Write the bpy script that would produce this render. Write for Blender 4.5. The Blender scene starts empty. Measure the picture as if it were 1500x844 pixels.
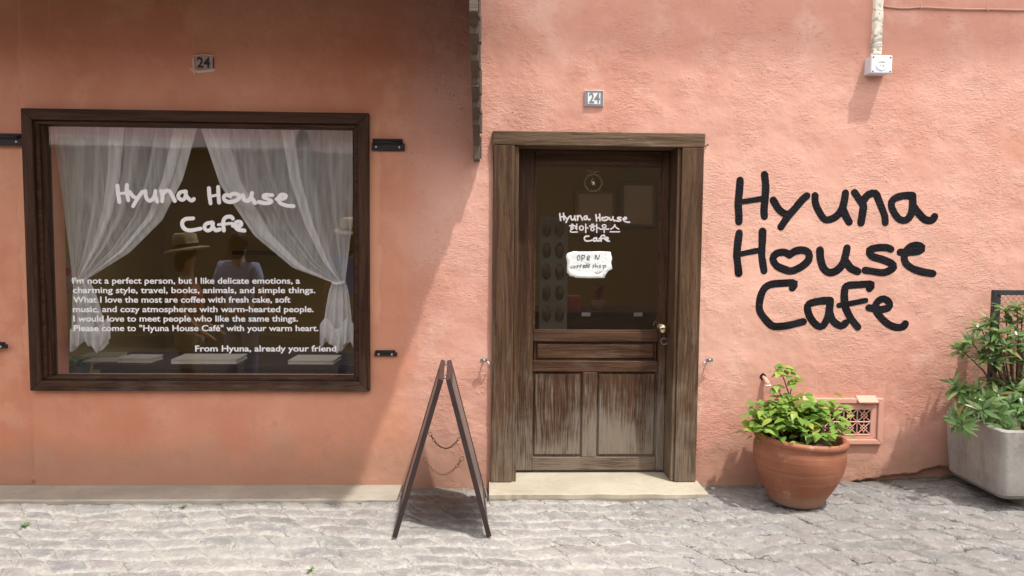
import bpy, bmesh, math, random
from mathutils import Vector, Matrix, noise
random.seed(7)
R = math.radians
C = bpy.context.scene.collection
scene = bpy.context.scene

# ------------------------------------------------------------------ camera
CAM = Vector((0, -4.33, 1.48)); YAW, PITCH, ROLL = R(1.91), R(3.804), R(.519); FPX = 1083.0
Fw = Vector((math.sin(YAW)*math.cos(PITCH), math.cos(YAW)*math.cos(PITCH), -math.sin(PITCH)))
r0 = Vector((math.cos(YAW), -math.sin(YAW), 0)); u0 = r0.cross(Fw)
Rt = r0*math.cos(ROLL) + u0*math.sin(ROLL); Up = u0*math.cos(ROLL) - r0*math.sin(ROLL)
cd = bpy.data.cameras.new('camera'); cam = bpy.data.objects.new('camera', cd); C.objects.link(cam)
cam.matrix_world = Matrix(((Rt.x, Up.x, -Fw.x, CAM.x), (Rt.y, Up.y, -Fw.y, CAM.y), (Rt.z, Up.z, -Fw.z, CAM.z), (0, 0, 0, 1)))
cd.sensor_width = 36; cd.lens = FPX/1500*36; cd.clip_start = .05; cd.clip_end = 600
scene.camera = cam

# ------------------------------------------------------------------ light
SUN = Vector((.96, -1, 3.1)).normalized()
world = bpy.data.worlds.new('World'); scene.world = world; world.use_nodes = True
wn = world.node_tree; bg = wn.nodes['Background']
sky = wn.nodes.new('ShaderNodeTexSky'); sky.sky_type = 'NISHITA'; sky.sun_disc = False
sky.sun_elevation = math.asin(SUN.z); sky.sun_rotation = math.atan2(SUN.x, SUN.y); sky.dust_density = 3.0; sky.air_density = 1.0
veil = wn.nodes.new('ShaderNodeMix'); veil.data_type = 'RGBA'; veil.inputs[0].default_value = .6       # thin bright cloud over the blue
wn.links.new(sky.outputs[0], veil.inputs[6]); veil.inputs[7].default_value = (9.0, 8.5, 7.8, 1); wn.links.new(veil.outputs[2], bg.inputs[0]); bg.inputs[1].default_value = .15
sl = bpy.data.lights.new('sun', 'SUN'); sl.energy = 2.0; sl.angle = R(1.6); sl.color = (1, .96, .90)
so = bpy.data.objects.new('sun', sl); C.objects.link(so); so.rotation_euler = SUN.to_track_quat('Z', 'Y').to_euler(); so.location = SUN*20
scene.view_settings.view_transform = 'Standard'; scene.view_settings.look = 'None'
scene.view_settings.exposure = 1.12; scene.view_settings.gamma = 1
scene.render.engine = 'CYCLES'
scene.cycles.max_bounces = 8; scene.cycles.diffuse_bounces = 5; scene.cycles.transparent_max_bounces = 24

def at(px, py, y=0.0):                       # point of the photograph on the plane y = const
    v = Fw + Rt*((px-750)/FPX) - Up*((py-422)/FPX)
    return CAM + v*((y-CAM.y)/v.y)
def gz(x):                                   # the street climbs a little to the right
    return 0 if x < .9 else .026*(x-.9) if x < 5 else .1066

# ------------------------------------------------------------------ helpers
def tag(o, label=None, cat=None, group=None, kind=None):
    if label: o['label'] = label
    if cat: o['category'] = cat
    if group: o['group'] = group
    if kind: o['kind'] = kind
    return o
def empty(name, loc, label=None, cat=None, group=None):
    o = bpy.data.objects.new(name, None); C.objects.link(o); o.location = loc; o.empty_display_size = .1
    return tag(o, label, cat, group)
def wloc(o):
    v = Vector((0, 0, 0))
    while o: v += o.location; o = o.parent
    return v
class MB:
    def __init__(s): s.v = []; s.f = []
    def add(s, vs, fs):
        b = len(s.v); s.v += [Vector(v) for v in vs]; s.f += [tuple(i+b for i in f) for f in fs]
    def box(s, x0, x1, y0, y1, z0, z1):
        s.add([(x, y, z) for x in (x0, x1) for y in (y0, y1) for z in (z0, z1)],
              [(0, 1, 3, 2), (4, 6, 7, 5), (0, 4, 5, 1), (2, 3, 7, 6), (0, 2, 6, 4), (1, 5, 7, 3)])
        return s
    def hexa(s, a, b):                        # two quads of 4 points
        s.add(list(a)+list(b), [(3, 2, 1, 0), (4, 5, 6, 7), (0, 1, 5, 4), (1, 2, 6, 5), (2, 3, 7, 6), (3, 0, 4, 7)]); return s
    def ring(s, ox0, ox1, oz0, oz1, ix0, ix1, iz0, iz1, y0, y1, which=range(4)):    # mitred frame
        o = [(ox0, oz0), (ox1, oz0), (ox1, oz1), (ox0, oz1)]; i = [(ix0, iz0), (ix1, iz0), (ix1, iz1), (ix0, iz1)]
        for k in which:
            q = [o[k], o[(k+1) % 4], i[(k+1) % 4], i[k]]
            s.hexa([(a, y0, b) for a, b in q], [(a, y1, b) for a, b in q])
        return s
    def tube(s, pts, rad, n=8, cap=True):
        pts = [Vector(p) for p in pts]; m = len(pts)
        if not hasattr(rad, '__len__'): rad = [rad]*m
        rings = []; prev = None
        for k, p in enumerate(pts):
            t = (pts[min(k+1, m-1)]-pts[max(k-1, 0)]).normalized()
            a = prev if prev else (Vector((0, 0, 1)) if abs(t.z) < .9 else Vector((1, 0, 0)))
            a = (a - t*a.dot(t)).normalized(); prev = a; b = t.cross(a)
            rings.append([p+(a*math.cos(2*math.pi*j/n)+b*math.sin(2*math.pi*j/n))*rad[k] for j in range(n)])
        fs = [(k*n+j, k*n+(j+1) % n, (k+1)*n+(j+1) % n, (k+1)*n+j) for k in range(m-1) for j in range(n)]
        if cap: fs += [tuple(range(n))[::-1], tuple((m-1)*n+j for j in range(n))]
        s.add([v for r in rings for v in r], fs); return s
    def lathe(s, prof, c, n=48, axis=None, wob=0):
        c = Vector(c); m = len(prof)
        q = (axis or Vector((0, 0, 1))).to_track_quat('Z', 'Y') if axis is not None else None
        vs = []
        for r, z in prof:
            for j in range(n):
                a = 2*math.pi*j/n; rr = r*(1+wob*noise.noise((math.cos(a)*2, math.sin(a)*2, z*6)))
                v = Vector((rr*math.cos(a), rr*math.sin(a), z)); vs.append(c+(q @ v if q else v))
        s.add(vs, [(k*n+j, k*n+(j+1) % n, (k+1)*n+(j+1) % n, (k+1)*n+j) for k in range(m-1) for j in range(n)]); return s
    def torus(s, c, Rr, r, ax1, ax2, n=20, m=8):
        c = Vector(c); ax1 = Vector(ax1).normalized(); ax2 = Vector(ax2).normalized(); ax3 = ax1.cross(ax2)
        vs = []
        for i in range(n):
            d = ax1*math.cos(2*math.pi*i/n)+ax2*math.sin(2*math.pi*i/n)
            for j in range(m): vs.append(c+d*(Rr+r*math.cos(2*math.pi*j/m))+ax3*r*math.sin(2*math.pi*j/m))
        s.add(vs, [(i*m+j, i*m+(j+1) % m, ((i+1) % n)*m+(j+1) % m, ((i+1) % n)*m+j) for i in range(n) for j in range(m)]); return s
    def ball(s, c, rx, ry, rz, n=14, m=10):
        c = Vector(c); vs = []; fs = []
        for i in range(m+1):
            t = math.pi*i/m
            for j in range(n):
                a = 2*math.pi*j/n; vs.append(c+Vector((rx*math.sin(t)*math.cos(a), ry*math.sin(t)*math.sin(a), rz*math.cos(t))))
        fs = [(i*n+j, (i+1)*n+j, (i+1)*n+(j+1) % n, i*n+(j+1) % n) for i in range(m) for j in range(n)]
        s.add(vs, fs); return s
    def stroke(s, pts, w, dep, y, yf=None, seg=10, jit=.1):         # a brush stroke lying on a vertical surface
        P = [Vector((p[0], p[1])) for p in pts]
        Q = [P[0]*2-P[1]]+P+[P[-1]*2-P[-2]]; L = []
        for k in range(1, len(Q)-2):
            a, b, c, d = Q[k-1:k+3]; n = max(2, int((c-b).length/(w*.3)))
            for i in range(n):
                t = i/n
                L.append(.5*((2*b)+(c-a)*t+(2*a-5*b+4*c-d)*t*t+(3*b-a-3*c+d)*t**3))
        L.append(P[-1]); m = len(L); rows = []
        for k in range(m):
            t = (L[min(k+1, m-1)]-L[max(k-1, 0)])
            t = t.normalized() if t.length > 1e-9 else Vector((1, 0))
            rows.append((L[k], t, w*.5*(1+jit*noise.noise((L[k].x/w*.35, L[k].y/w*.35, 3.3))+.6*jit*noise.noise((L[k].x/w*1.3, L[k].y/w*1.3, 8.1)))))
        full = []
        p, t, h = rows[0]
        for a in (85, 60, 30): full.append((p-t*h*math.sin(R(a)), t, h*math.cos(R(a))))
        full += rows; p, t, h = rows[-1]
        for a in (30, 60, 85): full.append((p+t*h*math.sin(R(a)), t, h*math.cos(R(a))))
        vs = []; sec = [(1, -.2), (1, .35), (.93, 1), (0, 1.04), (-.93, 1), (-1, .35), (-1, -.2)]; seg = len(sec); N_ = len(full)
        for k, (p, t, h) in enumerate(full):
            nx = Vector((-t.y, t.x)); d = dep*min(1, h/(w*.25))*(1+.35*k/N_)
            for cx_, cy_ in sec:
                x = p.x+nx.x*h*cx_; z = p.y+nx.y*h*cx_
                vs.append((x, y+(yf(x, z) if yf else 0)-d*cy_, z))
        M = len(full)
        fs = [(k*seg+j, (k+1)*seg+j, (k+1)*seg+(j+1) % seg, k*seg+(j+1) % seg) for k in range(M-1) for j in range(seg)]
        fs += [tuple(range(seg)), tuple((M-1)*seg+j for j in range(seg))[::-1]]
        s.add(vs, fs); return s
    def leaf(s, o, d, up, L, W, droop=.3, fold=.25, n=5, tip=1.0):
        o = Vector(o); d = Vector(d).normalized(); up = Vector(up); side = d.cross(up)
        if side.length < 1e-4: side = d.cross(Vector((1, .3, 0)))
        side.normalize(); nrm = side.cross(d).normalized(); vs = []; fs = []
        for k in range(n+1):
            t = k/n; w = W*.5*(math.sin(math.pi*min(1, t**.75*tip)) if k < n else 0)
            c = o+d*L*t+nrm*(-droop*L*t*t)
            vs += [c-side*w+nrm*fold*w, c, c+side*w+nrm*fold*w]
        for k in range(n):
            b = 3*k
            fs += [(b, b+1, b+4, b+3), (b+1, b+2, b+5, b+4)]
        s.add(vs, fs); return s
    def build(s, name, mat, parent=None, bevel=0, smooth=False, seg=2, label=None, weld=False):
        me = bpy.data.meshes.new(name); off = wloc(parent)
        me.from_pydata([v-off for v in s.v], [], s.f); me.validate()
        if weld:
            bm = bmesh.new(); bm.from_mesh(me); bmesh.ops.remove_doubles(bm, verts=bm.verts, dist=1e-5); bm.to_mesh(me); bm.free()
        if smooth:
            for p in me.polygons: p.use_smooth = True
        me.materials.append(mat); o = bpy.data.objects.new(name, me); C.objects.link(o); o.parent = parent
        if bevel:
            b = o.modifiers.new('bevel', 'BEVEL'); b.width = bevel; b.segments = seg; b.limit_method = 'ANGLE'; b.angle_limit = R(35)
        if label: o['label'] = label
        return o
def rehome(o, loc):                          # give a one-mesh thing its origin at its base
    loc = Vector(loc); o.data.transform(Matrix.Translation(-loc)); o.location = loc; return o
def copy_tree(o, parent=None):
    c = o.copy(); C.objects.link(c)
    if parent: c.parent = parent
    for ch in list(o.children): copy_tree(ch, c)
    return c
def add_text(txt, x0, x1, zb, y, mat, name, parent, capx=None, bold=.012, size=1, lines=None, align='L'):
    """flat printed text; lines = [(text, x0, x1, zbase, zslope)]; returns one mesh"""
    mb = MB()
    for t, a, b, z, dz, h in lines:
        cu = bpy.data.curves.new('t', 'FONT'); cu.body = t; cu.size = 1; cu.offset = bold; cu.extrude = .002; cu.resolution_u = 4
        ob = bpy.data.objects.new('t', cu); C.objects.link(ob); dg = bpy.context.evaluated_depsgraph_get()
        me = bpy.data.meshes.new_from_object(ob.evaluated_get(dg)); bpy.data.objects.remove(ob)
        xs = [v.co.x for v in me.vertices]; mn, mx = min(xs), max(xs); sc = (b-a)/(mx-mn)
        mb.add([(a+(v.co.x-mn)*sc, y-v.co.z*.2, z+dz*(v.co.x-mn)/(mx-mn)+v.co.y*h) for v in me.vertices], [tuple(p.vertices) for p in me.polygons])
    return mb.build(name, mat, parent)

# ------------------------------------------------------------------ materials
class NT:
    def __init__(s, name):
        s.m = bpy.data.materials.new(name); s.m.use_nodes = True; s.t = s.m.node_tree; s.n = s.t.nodes
        s.b = s.n['Principled BSDF']; s.out = s.n['Material Output']
        s.co = s.n.new('ShaderNodeTexCoord').outputs['Object']
    def link(s, a, b): s.t.links.new(a, b)
    def setin(s, sock, v):
        if hasattr(v, 'is_linked'): s.link(v, sock)
        else: sock.default_value = v
    def map(s, scale=(1, 1, 1), loc=(0, 0, 0), rot=(0, 0, 0), src=None):
        n = s.n.new('ShaderNodeMapping'); n.inputs['Scale'].default_value = scale; n.inputs['Location'].default_value = loc; n.inputs['Rotation'].default_value = rot
        s.link(src or s.co, n.inputs[0]); return n.outputs[0]
    def noise(s, sc, det=4, rough=.55, src=None, dist=0, typ=None, lac=2):
        n = s.n.new('ShaderNodeTexNoise'); n.inputs['Scale'].default_value = sc; n.inputs['Detail'].default_value = det
        n.inputs['Roughness'].default_value = rough; n.inputs['Distortion'].default_value = dist; n.inputs['Lacunarity'].default_value = lac
        if typ: n.noise_type = typ
        s.link(src or s.co, n.inputs['Vector']); return n.outputs[0]
    def vor(s, sc, src=None, feat='F1', rnd=1.0, out=0):
        n = s.n.new('ShaderNodeTexVoronoi'); n.feature = feat; n.inputs['Scale'].default_value = sc; s.setin(n.inputs['Randomness'], rnd)
        s.link(src or s.co, n.inputs['Vector']); return n.outputs[out]
    def math(s, op, a, b=0.0, c=None, clamp=False):
        n = s.n.new('ShaderNodeMath'); n.operation = op; n.use_clamp = clamp; s.setin(n.inputs[0], a); s.setin(n.inputs[1], b)
        if c is not None: s.setin(n.inputs[2], c)
        return n.outputs[0]
    def rng(s, v, a, b, c=0.0, d=1.0, smooth=True):
        n = s.n.new('ShaderNodeMapRange'); n.interpolation_type = 'SMOOTHSTEP' if smooth else 'LINEAR'
        s.setin(n.inputs[0], v)
        for i, k in enumerate((a, b, c, d)): s.setin(n.inputs[i+1], k)
        return n.outputs[0]
    def mix(s, f, a, b, mode='MIX'):
        n = s.n.new('ShaderNodeMix'); n.data_type = 'RGBA'; n.blend_type = mode; s.setin(n.inputs[0], f)
        for k, v in ((6, a), (7, b)):
            if hasattr(v, 'is_linked'): s.link(v, n.inputs[k])
            else: n.inputs[k].default_value = (*v[:3], 1)
        return n.outputs[2]
    def sep(s, src=None):
        n = s.n.new('ShaderNodeSeparateXYZ'); s.link(src or s.co, n.inputs[0]); return n.outputs
    def comb(s, x, y, z):
        n = s.n.new('ShaderNodeCombineXYZ')
        for i, v in enumerate((x, y, z)): s.setin(n.inputs[i], v)
        return n.outputs[0]
    def vadd(s, a, b):
        n = s.n.new('ShaderNodeVectorMath'); n.operation = 'ADD'; s.link(a, n.inputs[0]); s.link(b, n.inputs[1]); return n.outputs[0]
    def fin(s, col, rough=.6, h=None, spec=.3, metal=0, dist=1.0):
        s.setin(s.b.inputs['Base Color'], (*col, 1) if isinstance(col, tuple) else col)
        s.setin(s.b.inputs['Roughness'], rough); s.b.inputs['Specular IOR Level'].default_value = spec; s.b.inputs['Metallic'].default_value = metal
        if h is not None:
            n = s.n.new('ShaderNodeBump'); n.inputs['Distance'].default_value = dist; n.inputs['Strength'].default_value = 1
            s.link(h, n.inputs['Height']); s.link(n.outputs[0], s.b.inputs['Normal'])
        return s.m

def mat_plain(name, col, rough=.6, metal=0, var=.12, sc=20, bump=.0006, spec=.3):
    t = NT(name); n = t.noise(sc, 5); lo = tuple(c*(1-var) for c in col); hi = tuple(min(1, c*(1+var)) for c in col)
    return t.fin(t.mix(n, lo, hi), t.rng(n, .3, .7, rough-.06, rough+.06), t.math('MULTIPLY', t.noise(sc*4, 3), bump) if bump else None, spec, metal)

def mat_plaster():
    t = NT('salmon_plaster'); x, y, z = t.sep()
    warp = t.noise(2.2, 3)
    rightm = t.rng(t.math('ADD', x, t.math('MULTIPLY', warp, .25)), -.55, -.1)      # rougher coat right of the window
    big = t.noise(.9, 3, .6); mid = t.noise(4.5, 5, .6); fine = t.noise(40, 4, .6)
    c = t.mix(t.rng(big, .40, .60), (.640, .352, .272), (.575, .285, .210))
    c = t.mix(t.math('MULTIPLY', t.rng(mid, .48, .70), .65), c, (.70, .43, .345))
    c = t.mix(t.math('MULTIPLY', t.rng(t.noise(9, 5, .7), .54, .70), .45), c, (.51, .25, .18))
    # big pale scuffed areas round the painted name
    ex = t.math('DIVIDE', t.math('SUBTRACT', x, 1.95), .95); ez = t.math('DIVIDE', t.math('SUBTRACT', z, 1.25), .7)
    el = t.math('ADD', t.math('MULTIPLY', ex, ex), t.math('MULTIPLY', ez, ez))
    pale = t.math('MULTIPLY', t.rng(t.math('ADD', el, t.math('MULTIPLY', mid, .9)), 1.5, .5), .30)
    c = t.mix(pale, c, (.73, .47, .37))
    # bare filler left where old shutters and trims touched the wall
    edge = t.math('MULTIPLY', t.math('SUBTRACT', t.noise(7, 4, .6), .5), .12)
    xe = t.math('ADD', x, edge)
    def band(a, b, z0, z1, s=.004):
        bx = t.math('MULTIPLY', t.rng(xe, a-s, a+s), t.rng(xe, b+s, b-s))
        bz = t.math('MULTIPLY', t.rng(z, z0, z0+.05), t.rng(z, z1+.05, z1))
        return t.math('MULTIPLY', bx, bz)
    p1 = t.math('MAXIMUM', band(-.74, -.628, .95, 2.12), band(1.2, 1.285, .35, 2.0))
    p1 = t.math('MAXIMUM', p1, band(-2.68, -2.6, .75, 2.0))
    c = t.mix(t.math('MULTIPLY', p1, .55), c, (.72, .44, .33))
    streak = t.noise(1, 5, .7, t.map((9, 1, .55)), .4)
    c = t.mix(t.math('MULTIPLY', t.rng(streak, .56, .74), .22), c, (.50, .27, .20)); c = t.mix(t.math('MULTIPLY', t.rng(streak, .42, .28), .22), c, (.72, .47, .37))
    c = t.mix(t.rng(rightm, 0, 1, .9, 0), c, (.98, .82, .66), 'MULTIPLY')             # deeper orange of the shaded left wall painted into its colour
    # damp and splash near the pavement
    dirt = t.math('MULTIPLY', t.rng(t.math('SUBTRACT', z, t.math('MULTIPLY', mid, .45)), .16, -.14), .7)
    c = t.mix(dirt, c, (.40, .23, .16))
    # hairline cracks
    cr = t.vor(2.6, t.vadd(t.map((1, 1, 1)), t.comb(t.math('MULTIPLY', t.noise(5, 4), .35), 0.0, t.math('MULTIPLY', t.noise(6, 4), .35))), 'DISTANCE_TO_EDGE')
    crm = t.math('MULTIPLY', t.rng(cr, .010, .0), t.rng(t.noise(1.7, 2), .72, .78))
    c = t.mix(t.math('MULTIPLY', crm, .5), c, (.33, .15, .10))
    # trowel relief
    st = t.map((1, 1, 2.3), rot=(0, R(18), 0))
    r1 = t.noise(14, 5, .62, st, .8, 'RIDGED_MULTIFRACTAL'); r2 = t.noise(34, 4, .6, st, 1.2)
    patch = t.math('MULTIPLY', t.rng(t.math('ADD', t.math('MULTIPLY', t.noise(1.6, 3, .6), .6), t.math('MULTIPLY', t.noise(5.5, 4, .65), .4)), .44, .57, .05, 1.15), t.rng(rightm, 0, 1, .10, 1))
    hgt = t.math('MULTIPLY', t.math('ADD', t.math('MULTIPLY', r1, .0022), t.math('MULTIPLY', r2, .0046)), patch)
    hgt = t.math('ADD', hgt, t.math('MULTIPLY', t.noise(7, 3, .5), .010))
    hgt = t.math('ADD', hgt, t.math('MULTIPLY', fine, .0009))
    hgt = t.math('SUBTRACT', hgt, t.math('MULTIPLY', crm, .002))
    pit = t.math('MULTIPLY', t.rng(t.vor(22, st), .16, .05), t.math('MULTIPLY', patch, t.rng(t.noise(5, 2), .44, .58)))
    hgt = t.math('SUBTRACT', hgt, t.math('MULTIPLY', pit, .006))
    c = t.mix(t.math('MULTIPLY', pit, .55), c, (.36, .17, .11))
    return t.fin(c, .85, hgt, .2)

def mat_wood(name, vert=True, worn=.5, dark=(.050, .022, .012), mid=(.145, .078, .040), grey=(.34, .285, .225), base=0.0, top=1.6, red=0):
    """old varnished timber; grain runs along z (vert) or x; greyer towards the foot where rain has stripped it"""
    t = NT(name); x, y, z = t.sep()
    sc = (34, 34, 1.5) if vert else (1.5, 34, 34)
    m = t.map(sc, src=t.vadd(t.map(), t.comb(t.math('MULTIPLY', t.noise(1.7, 2), .05 if vert else 0.0), 0.0, t.math('MULTIPLY', t.noise(1.9, 2), 0.0 if vert else .05))))
    g1 = t.noise(1, 6, .65, m, .6); g2 = t.noise(3.1, 5, .7, m)
    rings = t.noise(.55, 2, .5, m, 2.2)
    ringm = t.math('PINGPONG', t.math('MULTIPLY', rings, 9.0), .5)
    c = t.mix(t.rng(g1, .3, .7), dark, mid)
    c = t.mix(t.math('MULTIPLY', t.rng(ringm, .0, .16, 1, 0), .45), c, tuple(k*.6 for k in dark))
    big = t.noise(3.0, 4, .6)
    hgt0 = t.rng(z, top, base, -.26, .30, False)
    wear = t.math('ADD', t.math('ADD', t.math('MULTIPLY', g2, .75), t.math('MULTIPLY', big, .65)), hgt0)
    wm = t.math('MULTIPLY', t.rng(wear, .72, 1.02), worn)
    c = t.mix(wm, c, grey)
    c = t.mix(t.math('MULTIPLY', t.rng(g2, .62, .8), .35*worn+.1), c, tuple(k*1.15 for k in grey))
    c = t.mix(t.math('MULTIPLY', t.rng(g2, .42, .26), .8), c, tuple(k*.3 for k in dark))
    h = t.math('ADD', t.math('MULTIPLY', g2, .0034), t.math('MULTIPLY', g1, .0018))
    return t.fin(c, t.rng(wm, 0, 1, .5, .85), h, .16)

def mat_cobble():
    t = NT('cobbled_stone'); x, y, z = t.sep()
    def dn(sc, amp, det=3): return t.math('MULTIPLY', t.math('SUBTRACT', t.noise(sc, det, .6), .5), amp)
    o2 = t.map((1, 1, 1), (13, 7, 3))
    def dn2(sc, amp, det=3): return t.math('MULTIPLY', t.math('SUBTRACT', t.noise(sc, det, .6, o2), .5), amp)
    yy = t.math('ADD', t.math('ADD', y, dn(1.1, .34, 2)), t.math('ADD', dn(5.5, .088), dn(24, .026)))
    xx = t.math('ADD', t.math('ADD', x, dn2(1.3, .16, 2)), t.math('ADD', dn2(6, .07), dn2(27, .028)))
    v = t.math('DIVIDE', yy, .120); row = t.math('FLOOR', v); fv = t.math('FRACT', v)
    wr = t.n.new('ShaderNodeTexWhiteNoise'); wr.noise_dimensions = '1D'; t.link(row, wr.inputs['W'])
    u = t.math('ADD', t.math('DIVIDE', t.math('ADD', xx, t.math('MULTIPLY', yy, .8)), t.math('ADD', .15, t.math('MULTIPLY', wr.outputs[0], .07))), t.math('MULTIPLY', wr.outputs[0], .7))
    cell = t.math('FLOOR', u); fu = t.math('FRACT', u)
    du = t.math('MULTIPLY', t.math('MINIMUM', fu, t.math('SUBTRACT', 1.0, fu)), .18); dv = t.math('MULTIPLY', t.math('MINIMUM', fv, t.math('SUBTRACT', 1.0, fv)), .120)
    d = t.math('SMOOTH_MIN', du, dv, .03)
    wc = t.n.new('ShaderNodeTexWhiteNoise'); wc.noise_dimensions = '2D'; t.link(t.comb(cell, row, 0.0), wc.inputs['Vector'])
    cs = t.n.new('ShaderNodeSeparateColor'); t.link(wc.outputs[1], cs.inputs[0])
    big = t.noise(1.3, 4, .6); mid = t.noise(9, 6, .7); fine = t.noise(60, 4, .7); spk = t.noise(24, 6, .75)
    stone = t.mix(cs.outputs[0], (.172, .166, .162), (.262, .254, .244))
    stone = t.mix(t.math('MULTIPLY', t.rng(cs.outputs[1], .5, .9), .6), stone, (.262, .228, .224))
    stone = t.mix(t.math('MULTIPLY', t.rng(cs.outputs[2], .6, .95), .5), stone, (.205, .210, .220))
    stone = t.mix(t.math('MULTIPLY', t.rng(mid, .42, .68), .6), stone, (.335, .325, .305))
    stone = t.mix(t.math('MULTIPLY', t.rng(spk, .52, .62), .4), stone, (.40, .388, .362))
    side = t.math('ADD', x, t.math('MULTIPLY', t.math('SUBTRACT', big, .5), 2.2))
    jw = t.rng(side, -.2, 2.0, .021, .010)                        # wide sandy joints left, tight ones right
    jn = t.math('ADD', d, t.math('MULTIPLY', t.math('SUBTRACT', mid, .5), .022))
    joint = t.rng(jn, t.math('MULTIPLY', jw, 1.2), t.math('MULTIPLY', jw, .1))
    jcol = t.mix(t.rng(side, .8, 2.2), (.40, .385, .35), (.165, .155, .138))
    joint = t.math('MULTIPLY', joint, t.rng(t.noise(6, 4, .7), .34, .52, .45, 1))
    frag = t.math('MULTIPLY', t.rng(t.noise(17, 6, .8, None, .9), .52, .58), t.rng(d, .055, .012))       # broken crumbs of pale mortar
    stone = t.mix(t.math('MULTIPLY', frag, .55), stone, (.50, .485, .45))
    c = t.mix(t.math('MULTIPLY', joint, .85), stone, jcol)
    smear = t.math('MULTIPLY', t.rng(t.noise(2.6, 6, .72), .47, .64), t.rng(side, .0, 2.2, .55, .25))   # mortar trodden over the stones
    c = t.mix(smear, c, t.mix(spk, (.315, .302, .275), (.44, .425, .39)))
    crack = t.math('MULTIPLY', t.rng(t.math('ADD', d, dn(40, .006)), .0055, .0015), t.rng(t.noise(3.3, 4), .46, .60))
    crack = t.math('MULTIPLY', crack, t.rng(side, -.5, 1.6, .5, 1))
    c = t.mix(t.math('MULTIPLY', crack, .8), c, (.045, .038, .030))
    c = t.mix(t.math('MULTIPLY', t.rng(fine, .55, .8), .4), c, (.16, .148, .135))
    c = t.mix(t.rng(side, .6, 2.0, 0, .30), c, (.10, .10, .105))
    c = t.mix(t.math('MULTIPLY', t.rng(t.noise(2.1, 6, .75, o2), .52, .68), .28), c, (.15, .14, .125))      # trodden-in dirt
    c = t.mix(t.math('MULTIPLY', t.rng(t.noise(95, 2, .6, o2), .66, .72), .7), c, (.09, .08, .07))
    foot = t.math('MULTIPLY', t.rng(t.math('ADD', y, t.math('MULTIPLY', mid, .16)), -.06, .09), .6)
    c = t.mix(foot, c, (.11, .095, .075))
    h = t.math('ADD', t.math('MULTIPLY', t.rng(jn, 0, .022), .013), t.math('ADD', t.math('MULTIPLY', mid, .006), t.math('MULTIPLY', spk, .006)))
    h = t.math('ADD', t.math('ADD', h, t.math('MULTIPLY', fine, .002)), t.math('MULTIPLY', cs.outputs[1], .006))
    h = t.math('SUBTRACT', h, t.math('MULTIPLY', crack, .008))
    dp = t.n.new('ShaderNodeDisplacement'); dp.inputs['Midlevel'].default_value = .024; dp.inputs['Scale'].default_value = .85
    t.link(h, dp.inputs['Height']); t.link(dp.outputs[0], t.out.inputs['Displacement']); t.m.displacement_method = 'BOTH'
    return t.fin(c, .8, None, .25)

def mat_stone(name, a, b, stain, sc=3):
    t = NT(name); n = t.noise(sc, 5, .65); n2 = t.noise(sc*9, 4, .6)
    c = t.mix(t.rng(n, .3, .7), a, b); c = t.mix(t.math('MULTIPLY', t.rng(n2, .55, .75), .4), c, stain)
    c = t.mix(t.math('MULTIPLY', t.rng(t.noise(sc*2.3, 5, .7, t.map((1, 4, 6))), .55, .7), .4), c, stain)
    return t.fin(c, .75, t.math('ADD', t.math('MULTIPLY', n2, .002), t.math('MULTIPLY', n, .003)), .3)

def mat_glass():
    t = NT('window_glass'); n = t.n; t.n.remove(t.b)
    fr = n.new('ShaderNodeFresnel'); fr.inputs[0].default_value = 1.5
    geo = n.new('ShaderNodeNewGeometry')
    f = t.math('MULTIPLY', t.math('MULTIPLY', fr.outputs[0], 3.3), t.math('SUBTRACT', 1.0, geo.outputs['Backfacing']), clamp=True)
    bump = n.new('ShaderNodeBump'); bump.inputs['Distance'].default_value = 1
    t.link(t.math('MULTIPLY', t.noise(2.2, 1), .0012), bump.inputs['Height'])
    gl = n.new('ShaderNodeBsdfGlossy'); gl.inputs['Roughness'].default_value = .004; t.link(bump.outputs[0], gl.inputs['Normal'])
    tr = n.new('ShaderNodeBsdfTransparent'); tr.inputs[0].default_value = (.985, .99, .98, 1)
    mx = n.new('ShaderNodeMixShader'); t.link(f, mx.inputs[0]); t.link(tr.outputs[0], mx.inputs[1]); t.link(gl.outputs[0], mx.inputs[2])
    t.link(mx.outputs[0], t.out.inputs[0]); return t.m

def mat_sheer(name='sheer_voile', op0=.46):
    t = NT(name); n = t.n
    weave = t.math('MULTIPLY', t.noise(9, 3, .6, t.map((5, 1, .4))), 1.0)
    t.b.inputs['Base Color'].default_value = (.93, .92, .93, 1); t.b.inputs['Roughness'].default_value = .9; t.b.inputs['Specular IOR Level'].default_value = .1
    tl = n.new('ShaderNodeBsdfTranslucent'); tl.inputs[0].default_value = (.86, .85, .86, 1)
    m1 = n.new('ShaderNodeMixShader'); m1.inputs[0].default_value = .3; t.link(t.b.outputs[0], m1.inputs[1]); t.link(tl.outputs[0], m1.inputs[2])
    lw = n.new('ShaderNodeLayerWeight'); lw.inputs[0].default_value = .35
    op = t.math('ADD', t.rng(lw.outputs[1], 0, 1, op0, .98), t.math('MULTIPLY', t.math('SUBTRACT', weave, .5), .6), clamp=True)
    tr = n.new('ShaderNodeBsdfTransparent')
    m2 = n.new('ShaderNodeMixShader'); t.link(op, m2.inputs[0]); t.link(tr.outputs[0], m2.inputs[1]); t.link(m1.outputs[0], m2.inputs[2])
    t.link(m2.outputs[0], t.out.inputs[0]); return t.m

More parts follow.
